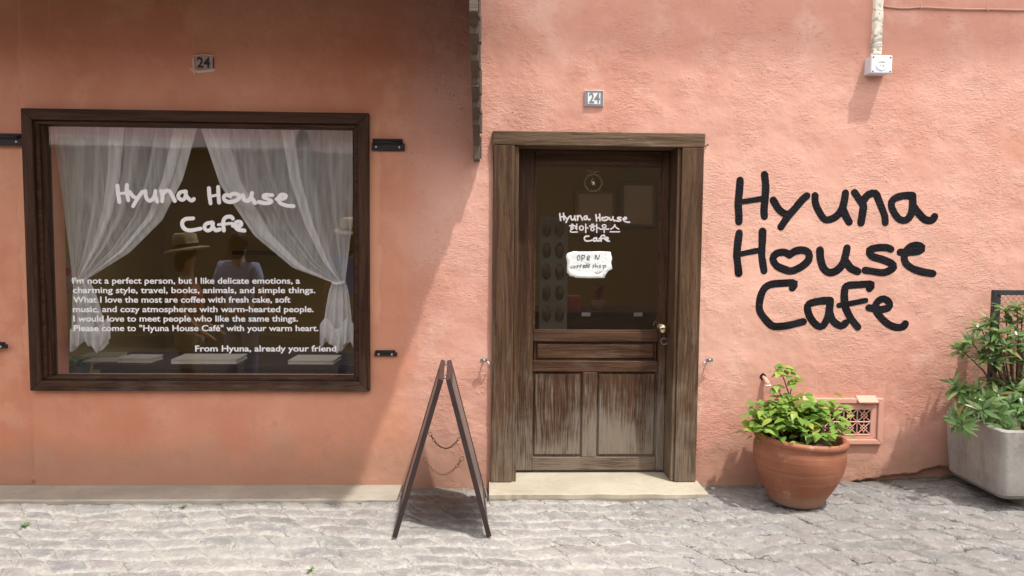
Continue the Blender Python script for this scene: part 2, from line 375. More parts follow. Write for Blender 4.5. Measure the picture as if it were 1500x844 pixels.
def mat_leaf(name, a, b, c3, spec=.4, rough=.4, trans=.35):
    t = NT(name); n = t.n
    info = n.new('ShaderNodeNewGeometry').outputs['Random Per Island']
    c = t.mix(info, a, b); c = t.mix(t.rng(info, .72, .98, 0, .9), c, c3); c = t.mix(t.rng(info, .955, .965, 0, .8), c, (.22, .14, .05)); c = t.mix(t.math('MULTIPLY', t.noise(60, 3), .3), c, tuple(k*.6 for k in a))
    t.link(c, t.b.inputs['Base Color']); t.b.inputs['Roughness'].default_value = rough; t.b.inputs['Specular IOR Level'].default_value = spec
    tl = n.new('ShaderNodeBsdfTranslucent'); t.link(t.mix(.35, c, (.55, .75, .12)), tl.inputs[0])
    m = n.new('ShaderNodeMixShader'); m.inputs[0].default_value = trans; t.link(t.b.outputs[0], m.inputs[1]); t.link(tl.outputs[0], m.inputs[2])
    t.link(m.outputs[0], t.out.inputs[0]); return t.m

def mat_terracotta():
    t = NT('terracotta'); x, y, z = t.sep()
    n = t.noise(5, 5, .6); rings = t.noise(3, 3, .5, t.map((.6, .6, 26)))
    c = t.mix(t.rng(n, .3, .7), (.235, .085, .046), (.31, .122, .068)); c = t.mix(t.math('MULTIPLY', t.rng(rings, .5, .72), .4), c, (.36, .18, .115))
    c = t.mix(t.math('MULTIPLY', t.rng(t.math('SUBTRACT', z, t.math('MULTIPLY', n, .1)), .06, -.04), .6), c, (.34, .25, .18))
    c = t.mix(t.math('MULTIPLY', t.rng(t.noise(11, 5, .75), .60, .72), .55), c, (.48, .33, .25))
    return t.fin(c, .7, t.math('ADD', t.math('MULTIPLY', rings, .0025), t.math('MULTIPLY', t.noise(50, 3), .0008)), .3)

def mat_concrete():
    t = NT('weathered_concrete'); n = t.noise(4, 6, .65); d = t.noise(5, 5, .7, t.map((1, 1, .35)))
    c = t.mix(t.rng(n, .3, .7), (.26, .248, .23), (.36, .345, .32)); c = t.mix(t.math('MULTIPLY', t.rng(d, .5, .7), .6), c, (.14, .128, .112))
    c = t.mix(t.math('MULTIPLY', t.rng(t.noise(30, 4), .6, .75), .35), c, (.16, .15, .135))
    return t.fin(c, .85, t.math('ADD', t.math('MULTIPLY', n, .006), t.math('MULTIPLY', t.noise(70, 3), .001)), .2)

def mat_brush():
    t = NT('black_brush_paint'); n = t.noise(38, 5, .75, t.map((1, 1, 2)))
    c = t.mix(t.rng(t.noise(9, 3), .3, .7), (.0065, .006, .008), (.013, .012, .015)); c = t.mix(t.math('MULTIPLY', t.rng(n, .62, .70), .7), c, (.075, .050, .045))
    return t.fin(c, .75, t.math('ADD', t.math('MULTIPLY', t.noise(34, 4, .6, t.map((1, 1, 2.3))), .007), t.math('MULTIPLY', n, .002)), .12)

M = dict(
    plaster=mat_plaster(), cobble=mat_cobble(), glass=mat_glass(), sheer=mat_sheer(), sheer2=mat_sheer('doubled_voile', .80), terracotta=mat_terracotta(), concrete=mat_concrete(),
    win_v=mat_wood('window_wood_upright', True, .16, (.030,.013,.008), (.082,.040,.022), base=.3, top=1.2), win_h=mat_wood('window_wood_level', False, .2, (.030,.013,.008), (.082,.040,.022), base=.3, top=1.2),
    door_v=mat_wood('door_wood_upright', True, .62, (.040,.019,.011), (.105,.056,.031), (.30,.26,.21), base=.05, top=1.5), door_h=mat_wood('door_wood_level', False, .62, (.040,.019,.011), (.105,.056,.031), (.27,.225,.175), base=-.1, top=1.5),
    frame_v=mat_wood('frame_wood_upright', True, .6, (.050,.026,.015), (.135,.080,.045), (.27,.22,.165), base=-.3, top=1.9), frame_h=mat_wood('frame_wood_level', False, .8, (.07,.04,.022), (.17,.115,.07), (.30,.25,.19), base=1.6, top=2.4),
    oldwood=mat_wood('old_dark_timber', False, .3, base=1.5, top=2.8), sidewood=mat_wood('old_timber', False, .45, (.020,.012,.008), (.06,.035,.022), (.25,.20,.16), base=1.2, top=2.6),
    darkwood=mat_wood('dark_furniture', False, .05, mid=(.06, .028, .016)),
    marble=mat_stone('cream_limestone', (.37, .325, .25), (.45, .405, .32), (.27, .225, .16)), sill=mat_stone('grey_limestone', (.30, .272, .225), (.40, .365, .305), (.22, .18, .125)),
    black_paint=mat_brush(),
    white_paint=mat_plain('white_paint', (.88, .86, .85), .5, var=.03, bump=0), white_vinyl=mat_plain('white_vinyl', (.88, .88, .88), .45, var=.02, bump=0),
    iron=mat_plain('black_iron', (.030, .026, .028), .5, .3, .4, 60, .002), screw=mat_plain('steel_screw', (.6, .6, .58), .3, .9, bump=0),
    steel=mat_plain('dull_steel', (.30, .29, .29), .4, .8, .3, 60, .001), brass=mat_plain('worn_brass', (.60, .50, .33), .22, 1.0, .15, 30, .0003),
    board_edge=mat_plain('dark_board_edge', (.040, .026, .026), .45, var=.25), board_face=mat_plain('board_panel', (.17, .135, .125), .38, var=.3, sc=8),
    rust=mat_plain('rusty_chain', (.24, .13, .09), .6, .5, .3, 80), plastic=mat_plain('grey_white_plastic', (.66, .68, .74), .4, var=.06, bump=.0002),
    label_white=mat_plain('white_label', (.85, .86, .86), .4, var=.03, bump=0), ink=mat_plain('grey_ink', (.13, .13, .16), .6, bump=0), pen=mat_plain('pen_ink', (.05, .05, .06), .6, bump=0),
    tile=mat_plain('glazed_tile', (.78, .78, .76), .25, var=.08, sc=30, spec=.5), tile_grey=mat_plain('tile_grey_blue', (.20, .205, .23), .35, var=.2, sc=40),
    tile_old=mat_plain('stained_tile', (.40, .32, .29), .4, var=.2, sc=40), paper=mat_plain('paper', (.76, .79, .78), .8, var=.05, sc=12, bump=.004),
    filler=mat_plain('bare_filler', (.66, .52, .42), .8, var=.12, sc=30, bump=.003), pinkmetal=mat_plain('pink_painted_metal', (.62, .33, .25), .55, var=.1, sc=25, bump=.0008),
    dark=mat_plain('painted_shade', (.018, .014, .012), .9, bump=0), cable=mat_plain('pink_cable', (.60, .36, .28), .5, var=.1), soil=mat_plain('soil', (.07, .05, .035), .95, var=.4, sc=40, bump=.01),  # dark: shade inside openings put into the colour
    leaf=mat_leaf('broad_leaf', (.13, .26, .045), (.28, .44, .09), (.48, .50, .10), .35, .42), shrub=mat_leaf('shrub_leaf', (.080, .17, .055), (.18, .30, .105), (.34, .42, .19), .6, .28, .25),
    stem=mat_plain('green_brown_stem', (.14, .10, .05), .7), bark=mat_plain('brown_stem', (.12, .085, .055), .8, var=.3),
    frame_metal=mat_plain('black_frame_metal', (.045, .048, .050), .45, .2, .3, 50), wire=mat_plain('galvanised_wire', (.25, .20, .17), .5, .6),
    olive=mat_plain('olive_wall', (.30, .235, .075), .85, var=.08, sc=3), ceiling=mat_plain('pale_ceiling', (.62, .58, .46), .9, var=.05), intfloor=mat_plain('tiled_floor', (.28, .22, .16), .5, var=.2, sc=4),
    ochre=mat_plain('ochre_render', (.17, .145, .10), .85, var=.12, sc=2, bump=.004), mauve=mat_plain('mauve_render', (.74, .56, .58), .85, var=.08, sc=2, bump=.004),
    white_ledge=mat_plain('white_ledge', (.88, .87, .86), .6, var=.05), shutter=mat_plain('grey_roller_shutter', (.15, .13, .09), .7, .0, .15, 6),
    skin=mat_plain('skin', (.55, .33, .23), .5, var=.06, bump=.0003), blue_cloth=mat_plain('pale_blue_shirt', (.50, .60, .82), .85, var=.08), deep_blue=mat_plain('blue_shirt', (.16, .25, .62), .85, var=.1),
    orange_cloth=mat_plain('rust_top', (.50, .17, .09), .85, var=.12), jeans=mat_plain('denim', (.24, .30, .42), .85, var=.15), hair=mat_plain('dark_hair', (.03, .02, .015), .5, var=.3, sc=60),
    straw=mat_plain('straw', (.62, .52, .30), .8, var=.15, sc=70, bump=.003), band=mat_plain('hat_band', (.04, .03, .03), .7), khaki=mat_plain('khaki_cloth', (.30, .25, .17), .85),
    red=mat_plain('red_card', (.35, .07, .05), .6), page=mat_plain('book_pages', (.72, .67, .58), .8, bump=.001), bookcloth=mat_plain('book_cover', (.38, .36, .22), .6), whitewood=mat_plain('grey_board', (.22, .20, .15), .6),
    shoe=mat_plain('slipper_leather', (.10, .065, .045), .6), rope=mat_plain('dark_rope', (.16, .10, .06), .8), poster=mat_plain('poster_print', (.38, .30, .30), .5, var=.5, sc=30, bump=0), tilered=mat_plain('roof_tile', (.32, .15, .09), .8, var=.3, sc=5),
)

# ------------------------------------------------------------------ street
def axis_cuts(stops):                        # [(from, to, step), ...]
    r = []
    for a, b, s in stops:
        n = max(1, round((b-a)/s)); r += [a+(b-a)*i/n for i in range(n)]
    return r+[stops[-1][1]]
mb = MB(); xs = axis_cuts([(-120, -8, 14), (-8, -3.2, .6), (-3.2, 3.6, .011), (3.6, 8, .6), (8, 120, 14)]); ys = axis_cuts([(-120, -8, 14), (-8, -1.6, .5), (-1.6, .06, .009), (.06, 3, 1), (3, 120, 13)])
nx = len(xs)
vv = [(x, y, gz(x)-(.0 if y < .1 else .05)+(.010*noise.noise((x*2.3, y*2.3, 5))+.004*noise.noise((x*8, y*8, 1)) if -3.2 <= x <= 3.6 and -1.6 <= y < .05 else 0)-.003) for y in ys for x in xs]
mb.add(vv, [(j*nx+i, j*nx+i+1, (j+1)*nx+i+1, (j+1)*nx+i) for j in range(len(ys)-1) for i in range(nx-1)])
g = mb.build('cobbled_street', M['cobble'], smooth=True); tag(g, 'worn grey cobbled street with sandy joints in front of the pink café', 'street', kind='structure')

mb = MB(); mb.box(-60, 60, -6.6, -2.1, -.05, .004); rd = mb.build('bounce_cut_strip', mat_plain('bounce_cut_dark', (.060, .058, .056), .85, var=.25, sc=12, bump=.003)); tag(rd, 'unseen dark strip added along the street to cut bounced light', 'road', kind='structure')  # unseen dark strip, added to cut light bounced onto the upper wall

# ------------------------------------------------------------------ café building
cafe = empty('cafe_building', (0, 0, 0), 'salmon pink plastered café front with wooden door, shop window and black hand-painted name', 'building')
WX0, WX1, WZ0, WZ1 = -2.628, -.684, .5815, 2.188      # window casing, outside
DX0, DX1, DZ1 = .028, 1.254, 2.10                      # door casing, outside
OW = (WX0+.06, WX1-.06, WZ0+.05, WZ1-.06); OD = (DX0+.12, DX1-.12, -.1, DZ1-.08)
def wd(x, z):                                # unevenness of the plaster, in metres
    s = .45 if x < -.45 else 1.0
    d = s*(.007*noise.noise((x*1.6, 2.2, z*1.6))+.0042*noise.noise((x*5, 7.7, z*5))+.0018*noise.noise((x*14, 1.2, z*14)))
    e = -2.645+.012*noise.noise((0, 4.4, z*7))+.008*noise.noise((0, 1.4, z*25))
    if x < e: d += .020
    if 2.22 < x < 2.95:                      # broken plaster foot
        lim = gz(x)-.012+.085*max(0, min(1, (x-2.22)/.42))*(.75+.7*noise.noise((x*6, 0, 9)))+.012*noise.noise((x*23, 0, 2))
        if z < lim: d += .035
    return d
def build_wall():
    mb = MB()
    fx = axis_cuts([(-7, -3.1, .5), (-3.1, -2.7, .04), (-2.7, OW[0], .012), (OW[0], OW[1], .05), (OW[1], -.5, .03), (-.5, OD[0], .03), (OD[0], OD[1], .04), (OD[1], 2.2, .025), (2.2, 2.95, .012), (2.95, 3.4, .03), (3.4, 7, .5)])
    fz = axis_cuts([(-.1, 0, .1), (0, .16, .008), (.16, OW[2], .03), (OW[2], OD[3], .035), (OD[3], OW[3], .03), (OW[3], 3.0, .035), (3.0, 6.2, .4)])
    idx = {}
    def vid(i, j):
        if (i, j) not in idx: idx[(i, j)] = len(mb.v); mb.v.append(Vector((fx[i], wd(fx[i], fz[j]), fz[j])))
        return idx[(i, j)]
    for i in range(len(fx)-1):
        for j in range(len(fz)-1):
            cx, cz = (fx[i]+fx[i+1])/2, (fz[j]+fz[j+1])/2
            if any(o[0] < cx < o[1] and o[2] < cz < o[3] for o in (OW, OD)): continue
            mb.f.append((vid(i, j), vid(i+1, j), vid(i+1, j+1), vid(i, j+1)))
    for o in (OW, OD):                       # reveals
        a, b, c, d = o
        q = [(a, c), (b, c), (b, d), (a, d)]
        for k in range(4):
            (p0, p1), (q0, q1) = q[k], q[(k+1) % 4]
            mb.add([(p0, .012, p1), (q0, .012, q1), (q0, .26, q1), (p0, .26, p1)], [(0, 1, 2, 3)])
    a, b, c, d = OW                          # room side of the wall
    e, f, _, h = OD
    for x0, x1, z0, z1 in ((-7, a, -.1, 6.2), (a, b, -.1, c), (a, b, d, 6.2), (b, e, -.1, 6.2), (e, f, h, 6.2), (f, 7, -.1, 6.2)):
        mb.add([(x0, .26, z0), (x1, .26, z0), (x1, .26, z1), (x0, .26, z1)], [(0, 1, 2, 3)])
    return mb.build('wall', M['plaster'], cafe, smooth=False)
wall = build_wall()
for p in wall.data.polygons: p.use_smooth = True

# hand-painted name, traced as brush strokes: zoomed photograph coordinates
def zs(lst, ox, oy, s): return [[(ox+a/s, oy+b/s) for a, b in st] for st in lst]
N1 = [[(110,110),(105,180),(98,270),(103,340),(103,385)],[(273,72),(281,150),(276,240),(270,310),(273,350)],[(120,254),(200,242),(275,228)],
 [(332,242),(368,302),(408,332),(435,332)],[(555,214),(525,240),(480,295),(430,352),(383,420)],
 [(610,212),(612,260),(635,315),(678,372),(740,358),(785,310),(803,250),(812,195)],[(795,300),(815,350),(836,388)],
 [(872,192),(905,240),(928,275),(925,320),(915,392)],[(925,250),(965,205),(1010,198),(1030,240),(1050,290),(1072,350),(1076,392)],
 [(1258,212),(1190,214),(1130,238),(1115,278),(1140,335),(1175,372),(1215,375),(1245,340),(1258,280),(1258,212)],[(1258,275),(1290,322),(1340,372),(1385,376),(1403,352)]]
N2 = [[(105,52),(95,120),(88,200),(95,270),(100,320)],[(260,42),(258,110),(255,190),(262,250),(270,303)],[(100,195),(180,178),(255,164)],
 [(440,198),(405,180),(352,190),(330,225),(355,270),(410,296),(455,304),(520,275),(567,230),(566,185),(530,166),(480,172),(440,198)],
 [(642,166),(645,220),(665,285),(705,316),(755,300),(795,255),(810,205),(822,152)],[(812,240),(845,285),(892,308)],
 [(1112,160),(1085,150),(1030,150),(972,166),(985,205),(1060,230),(1115,255),(1130,280),(1090,308),(1050,316),(985,306),(942,300)],
 [(1175,180),(1240,182),(1305,172),(1322,148),(1285,132),(1235,150),(1205,195),(1210,250),(1260,290),(1330,312),(1393,322)]]
N3 = [[(458,418),(472,386),(400,386),(310,396),(265,430),(240,500),(240,570),(280,630),(325,670),(390,672),(460,660),(530,642)],
 [(710,502),(640,506),(570,525),(560,560),(580,620),(625,670),(660,670),(690,620),(705,560),(710,502)],[(705,580),(730,640),(780,670),(812,650)],
 [(970,422),(984,394),(900,396),(820,406),(805,450),(808,530),(830,590),(865,645),(893,678)],[(768,534),(850,520),(946,501)],
 [(968,550),(1040,562),(1095,550),(1105,520),(1070,490),(1030,505),(1010,550),(1035,600),(1090,655),(1150,680),(1195,675),(1210,657)]]
def lay(strokes, y, w, dep, name, mat, parent, yf=None, thin=(), label=None, seg=10):
    mb = MB()
    for k, st in enumerate(strokes):
        pts = [at(a, b, y) for a, b in st]
        mb.stroke([(p.x, p.z) for p in pts], w*(.72 if k in thin else 1), dep*(1+.05*(k % 5)), y, yf, seg)
    return mb.build(name, mat, parent, label=label)
for st_, th_, wd_ in ((zs(N1, 1060, 240, 4.5455), (2,), 'Hyuna'), (zs(N2, 1060, 330, 4.5455), (2,), 'House'), (zs(N3, 1060, 330, 4.5455), (4,), 'Cafe')):
    lay(st_, 0, .0455, .0018, 'painted_word', M['black_paint'], wall, wd, th_, 'thick black brush lettering reading '+wd_)

# ---- window
WR_ = (WX0, WX1, WZ0, WZ1, WX0+.062, WX1-.062, WZ0+.058, WZ1-.062, -.034, .05)
MBs = MB(); g0 = at(79, 550, .03); g1 = at(517.5, 186, .03)
GX0, GX1, GZ0, GZ1 = g0.x, g1.x, g0.z, g1.z
win = MBs.ring(WX0+.0622, WX1-.0622, WZ0+.0582, WZ1-.0622, WX0+.085, WX1-.085, WZ0+.078, WZ1-.085, -.012, .07).build('window', M['win_h'], cafe, .005)
for k in range(4): MB().ring(*WR_, which=(k,)).build('casing_upright' if k % 2 else 'casing_rail', M['win_v' if k % 2 else 'win_h'], win, .004)
MB().ring(WX0+.0852, WX1-.0852, WZ0+.0782, WZ1-.0852, GX0, GX1, GZ0, GZ1, .006, .075).build('sash', M['win_v'], win, .004)
MB().box(GX0-.012, GX1+.012, .032, .037, GZ0-.012, GZ1+.012).build('glass_pane', M['glass'], win)
Wl = [[(110,110),(115,170),(125,230)],[(180,105),(180,160),(190,218)],[(112,170),(185,162)],[(200,155),(225,190),(240,196)],[(292,155),(260,200),(225,262)],
 [(315,150),(320,195),(345,222),(375,200),(385,170),(388,150)],[(388,190),(402,228)],[(432,150),(440,190),(438,225)],[(440,178),(465,150),(490,150),(510,180),(530,222)],
 [(610,152),(570,160),(555,190),(580,215),(605,200),(612,155)],[(612,180),(630,205),(655,220),(670,208)],
 [(780,130),(785,190),(792,240)],[(848,120),(850,180),(855,235)],[(785,190),(850,178)],
 [(935,187),(905,178),(888,195),(900,220),(940,230),(985,215),(1005,190),(985,172),(950,172),(935,187)],
 [(1030,180),(1040,215),(1070,220),(1090,190),(1095,165)],[(1095,200),(1118,238)],
 [(1245,180),(1190,178),(1180,195),(1220,212),(1240,228),(1200,240),(1145,230)],[(1275,208),(1330,205),(1345,185),(1315,175),(1290,200),(1300,235),(1345,255),(1400,260)]]
Wc = [[(665,350),(610,355),(585,380),(595,420),(640,438),(720,425)],[(805,380),(760,390),(748,420),(770,440),(800,425),(810,385)],[(808,410),(830,438),(860,430)],
 [(955,352),(940,337),(900,345),(885,380),(890,440)],[(850,396),(950,386)],[(955,405),(1010,405),(1015,380),(985,375),(970,400),(990,430),(1040,440)]]
for st_, th_, wd_ in ((Wl[:11], (2,), 'Hyuna'), (Wl[11:], (2,), 'House'), (Wc, (4,), 'Cafe')):
    lay(zs(st_, 150, 250, 5), .0315, .0225, .0008, 'painted_word', M['white_paint'], win, None, th_, 'white handwritten word '+wd_+' on the pane', 8)
TX = [("I'm not a perfect person, but I like delicate emotions, a", 106, 439.5, 415.5), ("charming style, travel, books, animals, and simple things.", 107, 462, 429.3), ("What I love the most are coffee with fresh cake, soft", 107, 425.5, 443.2),
      ("music, and cozy atmospheres with warm-hearted people.", 107, 459.5, 457.2), ("I would love to meet people who like the same things.", 107.5, 436.5, 471), ("Please come to \"Hyuna House Caf\u00e9\" with your warm heart.", 108, 466.5, 485), ("From Hyuna, already your friend", 286, 492.5, 514.8)]
L = []
for t_, a, b, y_ in TX:
    p, q = at(a, y_, .031), at(b, y_, .031); L.append((t_, p.x, q.x, p.z, q.z-p.z, .0495))
add_text('', 0, 0, 0, .0312, M['white_vinyl'], 'printed_greeting', win, lines=L, bold=.018)

# ---- door
frame = MB()
for a, b in ((DX0, DX0+.125), (DX1-.128, DX1)): frame.box(a, b, -.03, .262, .038, DZ1-.0815)
fr = frame.build('door_frame', M['frame_v'], cafe, .005)
MB().box(DX0-.004, DX1+.004, -.032, .262, DZ1-.081, DZ1).build('lintel', M['frame_h'], fr, .005)
MB().box(DX0+.1255, DX0+.150, -.015, .262, .038, DZ1-.0815).build('inner_bead', M['frame_v'], fr, .004)
MB().box(DX1-.150, DX1-.1285, -.015, .262, .038, DZ1-.0815).build('inner_bead', M['frame_v'], fr, .004)
LY = .15                                      # face of the leaf
def lx(px): return at(px, 480, LY).x
def lz(py): return at(870, py, LY).z
X0, X1 = DX0+.152, DX1-.152; Z0, Z1 = .052, DZ1-.083
ga, gb, gt, gbm = lx(781), lx(965), lz(242), lz(486)
leaf = MB()
leaf.box(X0, ga, LY, LY+.045, Z0, Z1); leaf.box(gb, X1, LY, LY+.045, Z0, Z1)
door = leaf.build('door', M['door_v'], cafe, .004)
for a, b in ((gt, Z1), (lz(501), gbm), (lz(545), lz(529)), (Z0, lz(670))): MB().box(ga+.0005, gb-.0005, LY+.0012, LY+.044, a, b).build('rail', M['door_h'], door, .005)
MB().box(lx(855), lx(876), LY+.001, LY+.044, lz(670)+.0005, lz(545)-.0005).build('muntin', M['door_v'], door, .005)
def panel(x0, x1, z0, z1, mat):
    mb = MB(); i = .03
    mb.box(x0-.004, x1+.004, LY+.022, LY+.036, z0-.004, z1+.004)
    a = [(x0+.008, LY+.0215, z0+.008), (x1-.008, LY+.0215, z0+.008), (x1-.008, LY+.0215, z1-.008), (x0+.008, LY+.0215, z1-.008)]
    j = .010
    b = [(x0+j+.008, LY+.008, z0+j+.008), (x1-j-.008, LY+.008, z0+j+.008), (x1-j-.008, LY+.008, z1-j-.008), (x0+j+.008, LY+.008, z1-j-.008)]
    mb.add(a+b, [(4, 5, 6, 7), (0, 1, 5, 4), (1, 2, 6, 5), (2, 3, 7, 6), (3, 0, 4, 7)])
    return mb.build('door_panel', mat, door, .002)
panel(ga+.012, gb-.012, lz(529)+.001, lz(501)-.001, M['door_h'])
panel(ga, lx(855), lz(670), lz(545), M['door_v']); panel(lx(876), gb, lz(670), lz(545), M['door_v'])
MB().ring(ga, gb, gbm, gt, ga+.010, gb-.010, gbm+.010, gt-.010, LY+.006, LY+.03).build('glazing_bead', M['door_h'], door, .003)
MB().box(ga+.003, gb-.003, LY+.016, LY+.021, gbm+.003, gt-.003).build('glass_pane', M['glass'], door)
kp = at(972, 481, LY-.05)
kn = MB().lathe([(.0, -.002), (.026, 0), (.026, .006), (.012, .012), (.010, .035), (.016, .042), (.029, .055), (.031, .068), (.024, .080), (.010, .086), (0, .087)], (kp.x-.004, LY, kp.z), 28, Vector((0, -1, 0)))
kn.build('door_knob', M['brass'], door, smooth=True)
kk = at(973, 500, LY)
MB().torus((kk.x, LY-.002, kk.z), .020, .004, (1, 0, 0), (0, 0, 1)).build('lock_ring', M['steel'], door, smooth=True)
DY = LY+.0155
def amap(l, a, b):                            # squeeze window writing into the door's
    (x0, x1, y0, y1), (X_0, X_1, Y_0, Y_1) = a, b
    return [[(X_0+(x-x0)/(x1-x0)*(X_1-X_0), Y_0+(y-y0)/(y1-y0)*(Y_1-Y_0)) for x, y in st] for st in l]
def circ(cx, cy, rx, ry=None): return [(cx+rx*math.cos(2*math.pi*k/10), cy-(ry or rx)*math.sin(2*math.pi*k/10)) for k in range(11)]
KO = [[(262,203),(276,203)],[(240,217),(296,217)],circ(267,240,12),[(315,200),(315,256)],[(298,225),(314,225)],[(298,242),(314,242)],[(255,259),(255,281),(322,281)],
 circ(364,240,20,22),[(408,200),(408,286)],[(410,240),(430,240)],[(468,203),(486,203)],[(447,220),(508,220)],circ(478,250,17),[(521,200),(521,286)],[(523,240),(543,240)],
 circ(598,220,19,15),[(552,251),(645,251)],[(598,252),(598,287)],[(708,206),(694,232),(668,252)],[(710,216),(722,236),(750,252)],[(660,279),(758,279)]]
for st_, wd_ in ((amap(Wl[:11], (100, 1410, 105, 262), (135, 865, 88, 182)), 'Hyuna'), (amap(Wl[11:], (100, 1410, 105, 262), (135, 865, 88, 182)), 'House'), (amap(Wc, (570, 1045, 335, 450), (385, 655, 315, 382)), 'Cafe')):
    lay(zs(st_, 800, 300, 7.036), DY, .0095, .0008, 'painted_word', M['white_paint'], door, None, (), 'white handwritten word '+wd_+' on the door glass', 8)
lay(zs(KO, 800, 300, 7.036), DY, .0078, .0008, 'korean_lettering', M['white_paint'], door, None, (), 'white Korean lettering between the two lines', 8)

# ---- eaves high over the street, and the room behind
ev = MB()
for k in range(60):
    x = -.1+k*.12; ev.tube([(x, .3, 6.32), (x+.02*random.random(), -.80+.06*random.random(), 5.42+.02*random.random())], .075, 8)
ev.tube([(-.1, -.88, 5.47), (7, -.88, 5.47)], .07, 12); ev.box(-.1, 7, -.78, .3, 5.62, 5.66)
ev.build('roof', M['tilered'], cafe)
room = MB(); rx0, rx1, ry1, rz = -3.3, 2.6, 3.3, 2.62
room.add([(rx0, .27, .02), (rx1, .27, .02), (rx1, ry1, .02), (rx0, ry1, .02), (rx0, .27, rz), (rx1, .27, rz), (rx1, ry1, rz), (rx0, ry1, rz)], [(3, 2, 6, 7), (0, 3, 7, 4), (2, 1, 5, 6)])
room.build('interior_wall', M['olive'], cafe)
m2 = MB()                                    # ceiling with a long gap, added to let daylight into the room
for a_ in ((rx0, rx1, .27, 1.3), (rx0, rx1, 1.85, ry1), (rx0, -2.5, 1.3005, 1.8495), (1.8, rx1, 1.3005, 1.8495)): m2.box(*a_, rz, rz+.05)
m2.build('ceiling', M['ceiling'], cafe)
m2 = MB(); m2.box(rx0, rx1, .265, ry1, -.02, .02); m2.build('floor', M['intfloor'], cafe)

# ---- doorstep and sill slab
def slab(name, mat, x0, x1, yb, yf, z0, z1, label, cat):
    mb = MB(); n = 40; V = []
    for i in range(n+1):
        x = x0+(x1-x0)*i/n; e = .010*noise.noise((x*7, 1, 2))+.005*noise.noise((x*31, 1, 2)); t = .003*noise.noise((x*4, 3, 1))
        V += [(x, yb, z0), (x, yf+e+.006, z0), (x, yf+e, (z0+z1)/2), (x, yf+e*.6, z1+t-.006), (x, yf+e*.6+.006, z1+t), (x, yb, z1)]
    F = [(6*i+k, 6*i+(k+1) % 6, 6*(i+1)+(k+1) % 6, 6*(i+1)+k) for i in range(n) for k in range(6)]
    F += [(0, 5, 4, 3, 2, 1), tuple(6*n+k for k in range(6))]
    mb.add(V, F); o = mb.build(name, mat); rehome(o, ((x0+x1)/2, (yb+yf)/2, z0)); tag(o, label, cat); return o
slab('doorstep', M['marble'], .018, 1.27, .26, -.225, -.02, .036, 'cream limestone doorstep slab under the wooden door', 'doorstep')
slab('sill_slab', M['sill'], -3.6, -.50, .01, -.245, -.03, .014, 'long grey stone slab along the wall foot below the window', 'stone slab')

# ------------------------------------------------------------------ canopy above the window
can = empty('canopy', (-.065, 0, 1.92), 'dark weathered timber canopy whose edge-on side hangs between window and door', 'canopy')
prof = [(0, 1.925), (.12, 1.925), (.125, 2.0), (.19, 2.05), (.30, 2.09), (.305, 2.12), (.45, 2.155), (.455, 2.19), (.62, 2.225), (.625, 2.27), (.80, 2.31), (.805, 2.35), (.98, 2.385), (.985, 2.42), (1.12, 2.44), (1.12, 2.98), (0, 2.98)]
mb = MB(); n = len(prof); a, b = -.086, -.048
mb.add([(a, -d, z) for d, z in prof]+[(b, -d, z) for d, z in prof], [tuple(range(n)), tuple(range(2*n-1, n-1, -1))]+[(k, n+k, n+(k+1) % n, (k+1) % n) for k in range(n)])
mb.build('side_board', M['sidewood'], can, .004)
for k, (d, z) in enumerate([(.06, 1.94), (.21, 2.06), (.38, 2.135), (.54, 2.205), (.72, 2.29), (.9, 2.365), (1.05, 2.43)]): MB().box(b+.0005, b+.010+.004*(k % 2), -d-.02, -d+.03, z, z+.12).build('batten', M['sidewood'], can, .003)
MB().box(-4.6, -.0865, -1.12, -.012, 2.86, 2.92).build('deck', M['oldwood'], can, .004)
MB().box(-4.6, -.0865, -1.16, -1.122, 2.80, 2.98).build('fascia', M['oldwood'], can, .004)

# ------------------------------------------------------------------ hardware on the wall
def hinge(x0, x1, z0, z1, label):
    h = z1-z0; mb = MB(); mb.box(x0, x1, -.016, .004, z0, z0+h*.62)
    t = mb.build('shutter_hinge', M['iron'], cafe, .002, label=label); tag(t, group='black iron shutter hinges beside the window')
    MB().box(x0+.004, x1-.012, -.010, .003, z0+h*.64, z1).build('leaf_plate', M['iron'], t, .002)
    MB().tube([(x0+.01, -.018, z0+h*.66), ((x0+x1)/2, -.019, z0+h*.7), (x1-.02, -.018, z0+h*.66)], h*.16, 8).build('pin', M['iron'], t, smooth=True)
    for xx in (x0+.025, x1-.03):
        MB().ball((xx, -.0165, z0+h*.3), .0065, .004, .0065).build('screw', M['screw'], t, smooth=True)
def hx(px, py): p = at(px, py); return p.x, p.z
for (a, b, c, d, l) in ((545, 593, 221, 204, 'black iron shutter hinge at the upper right of the window frame'), (549, 582, 521, 513, 'slim black iron strap at the lower right of the window frame'),
                        (-14, 34, 213, 196, 'black iron hinge at the upper left of the window, by the picture edge'), (-22, 11, 510, 501, 'small black iron strap at the lower left, by the picture edge')):
    x0, z0 = hx(a, c); x1, z1 = hx(b, d); hinge(x0, x1, z0, z1, l)
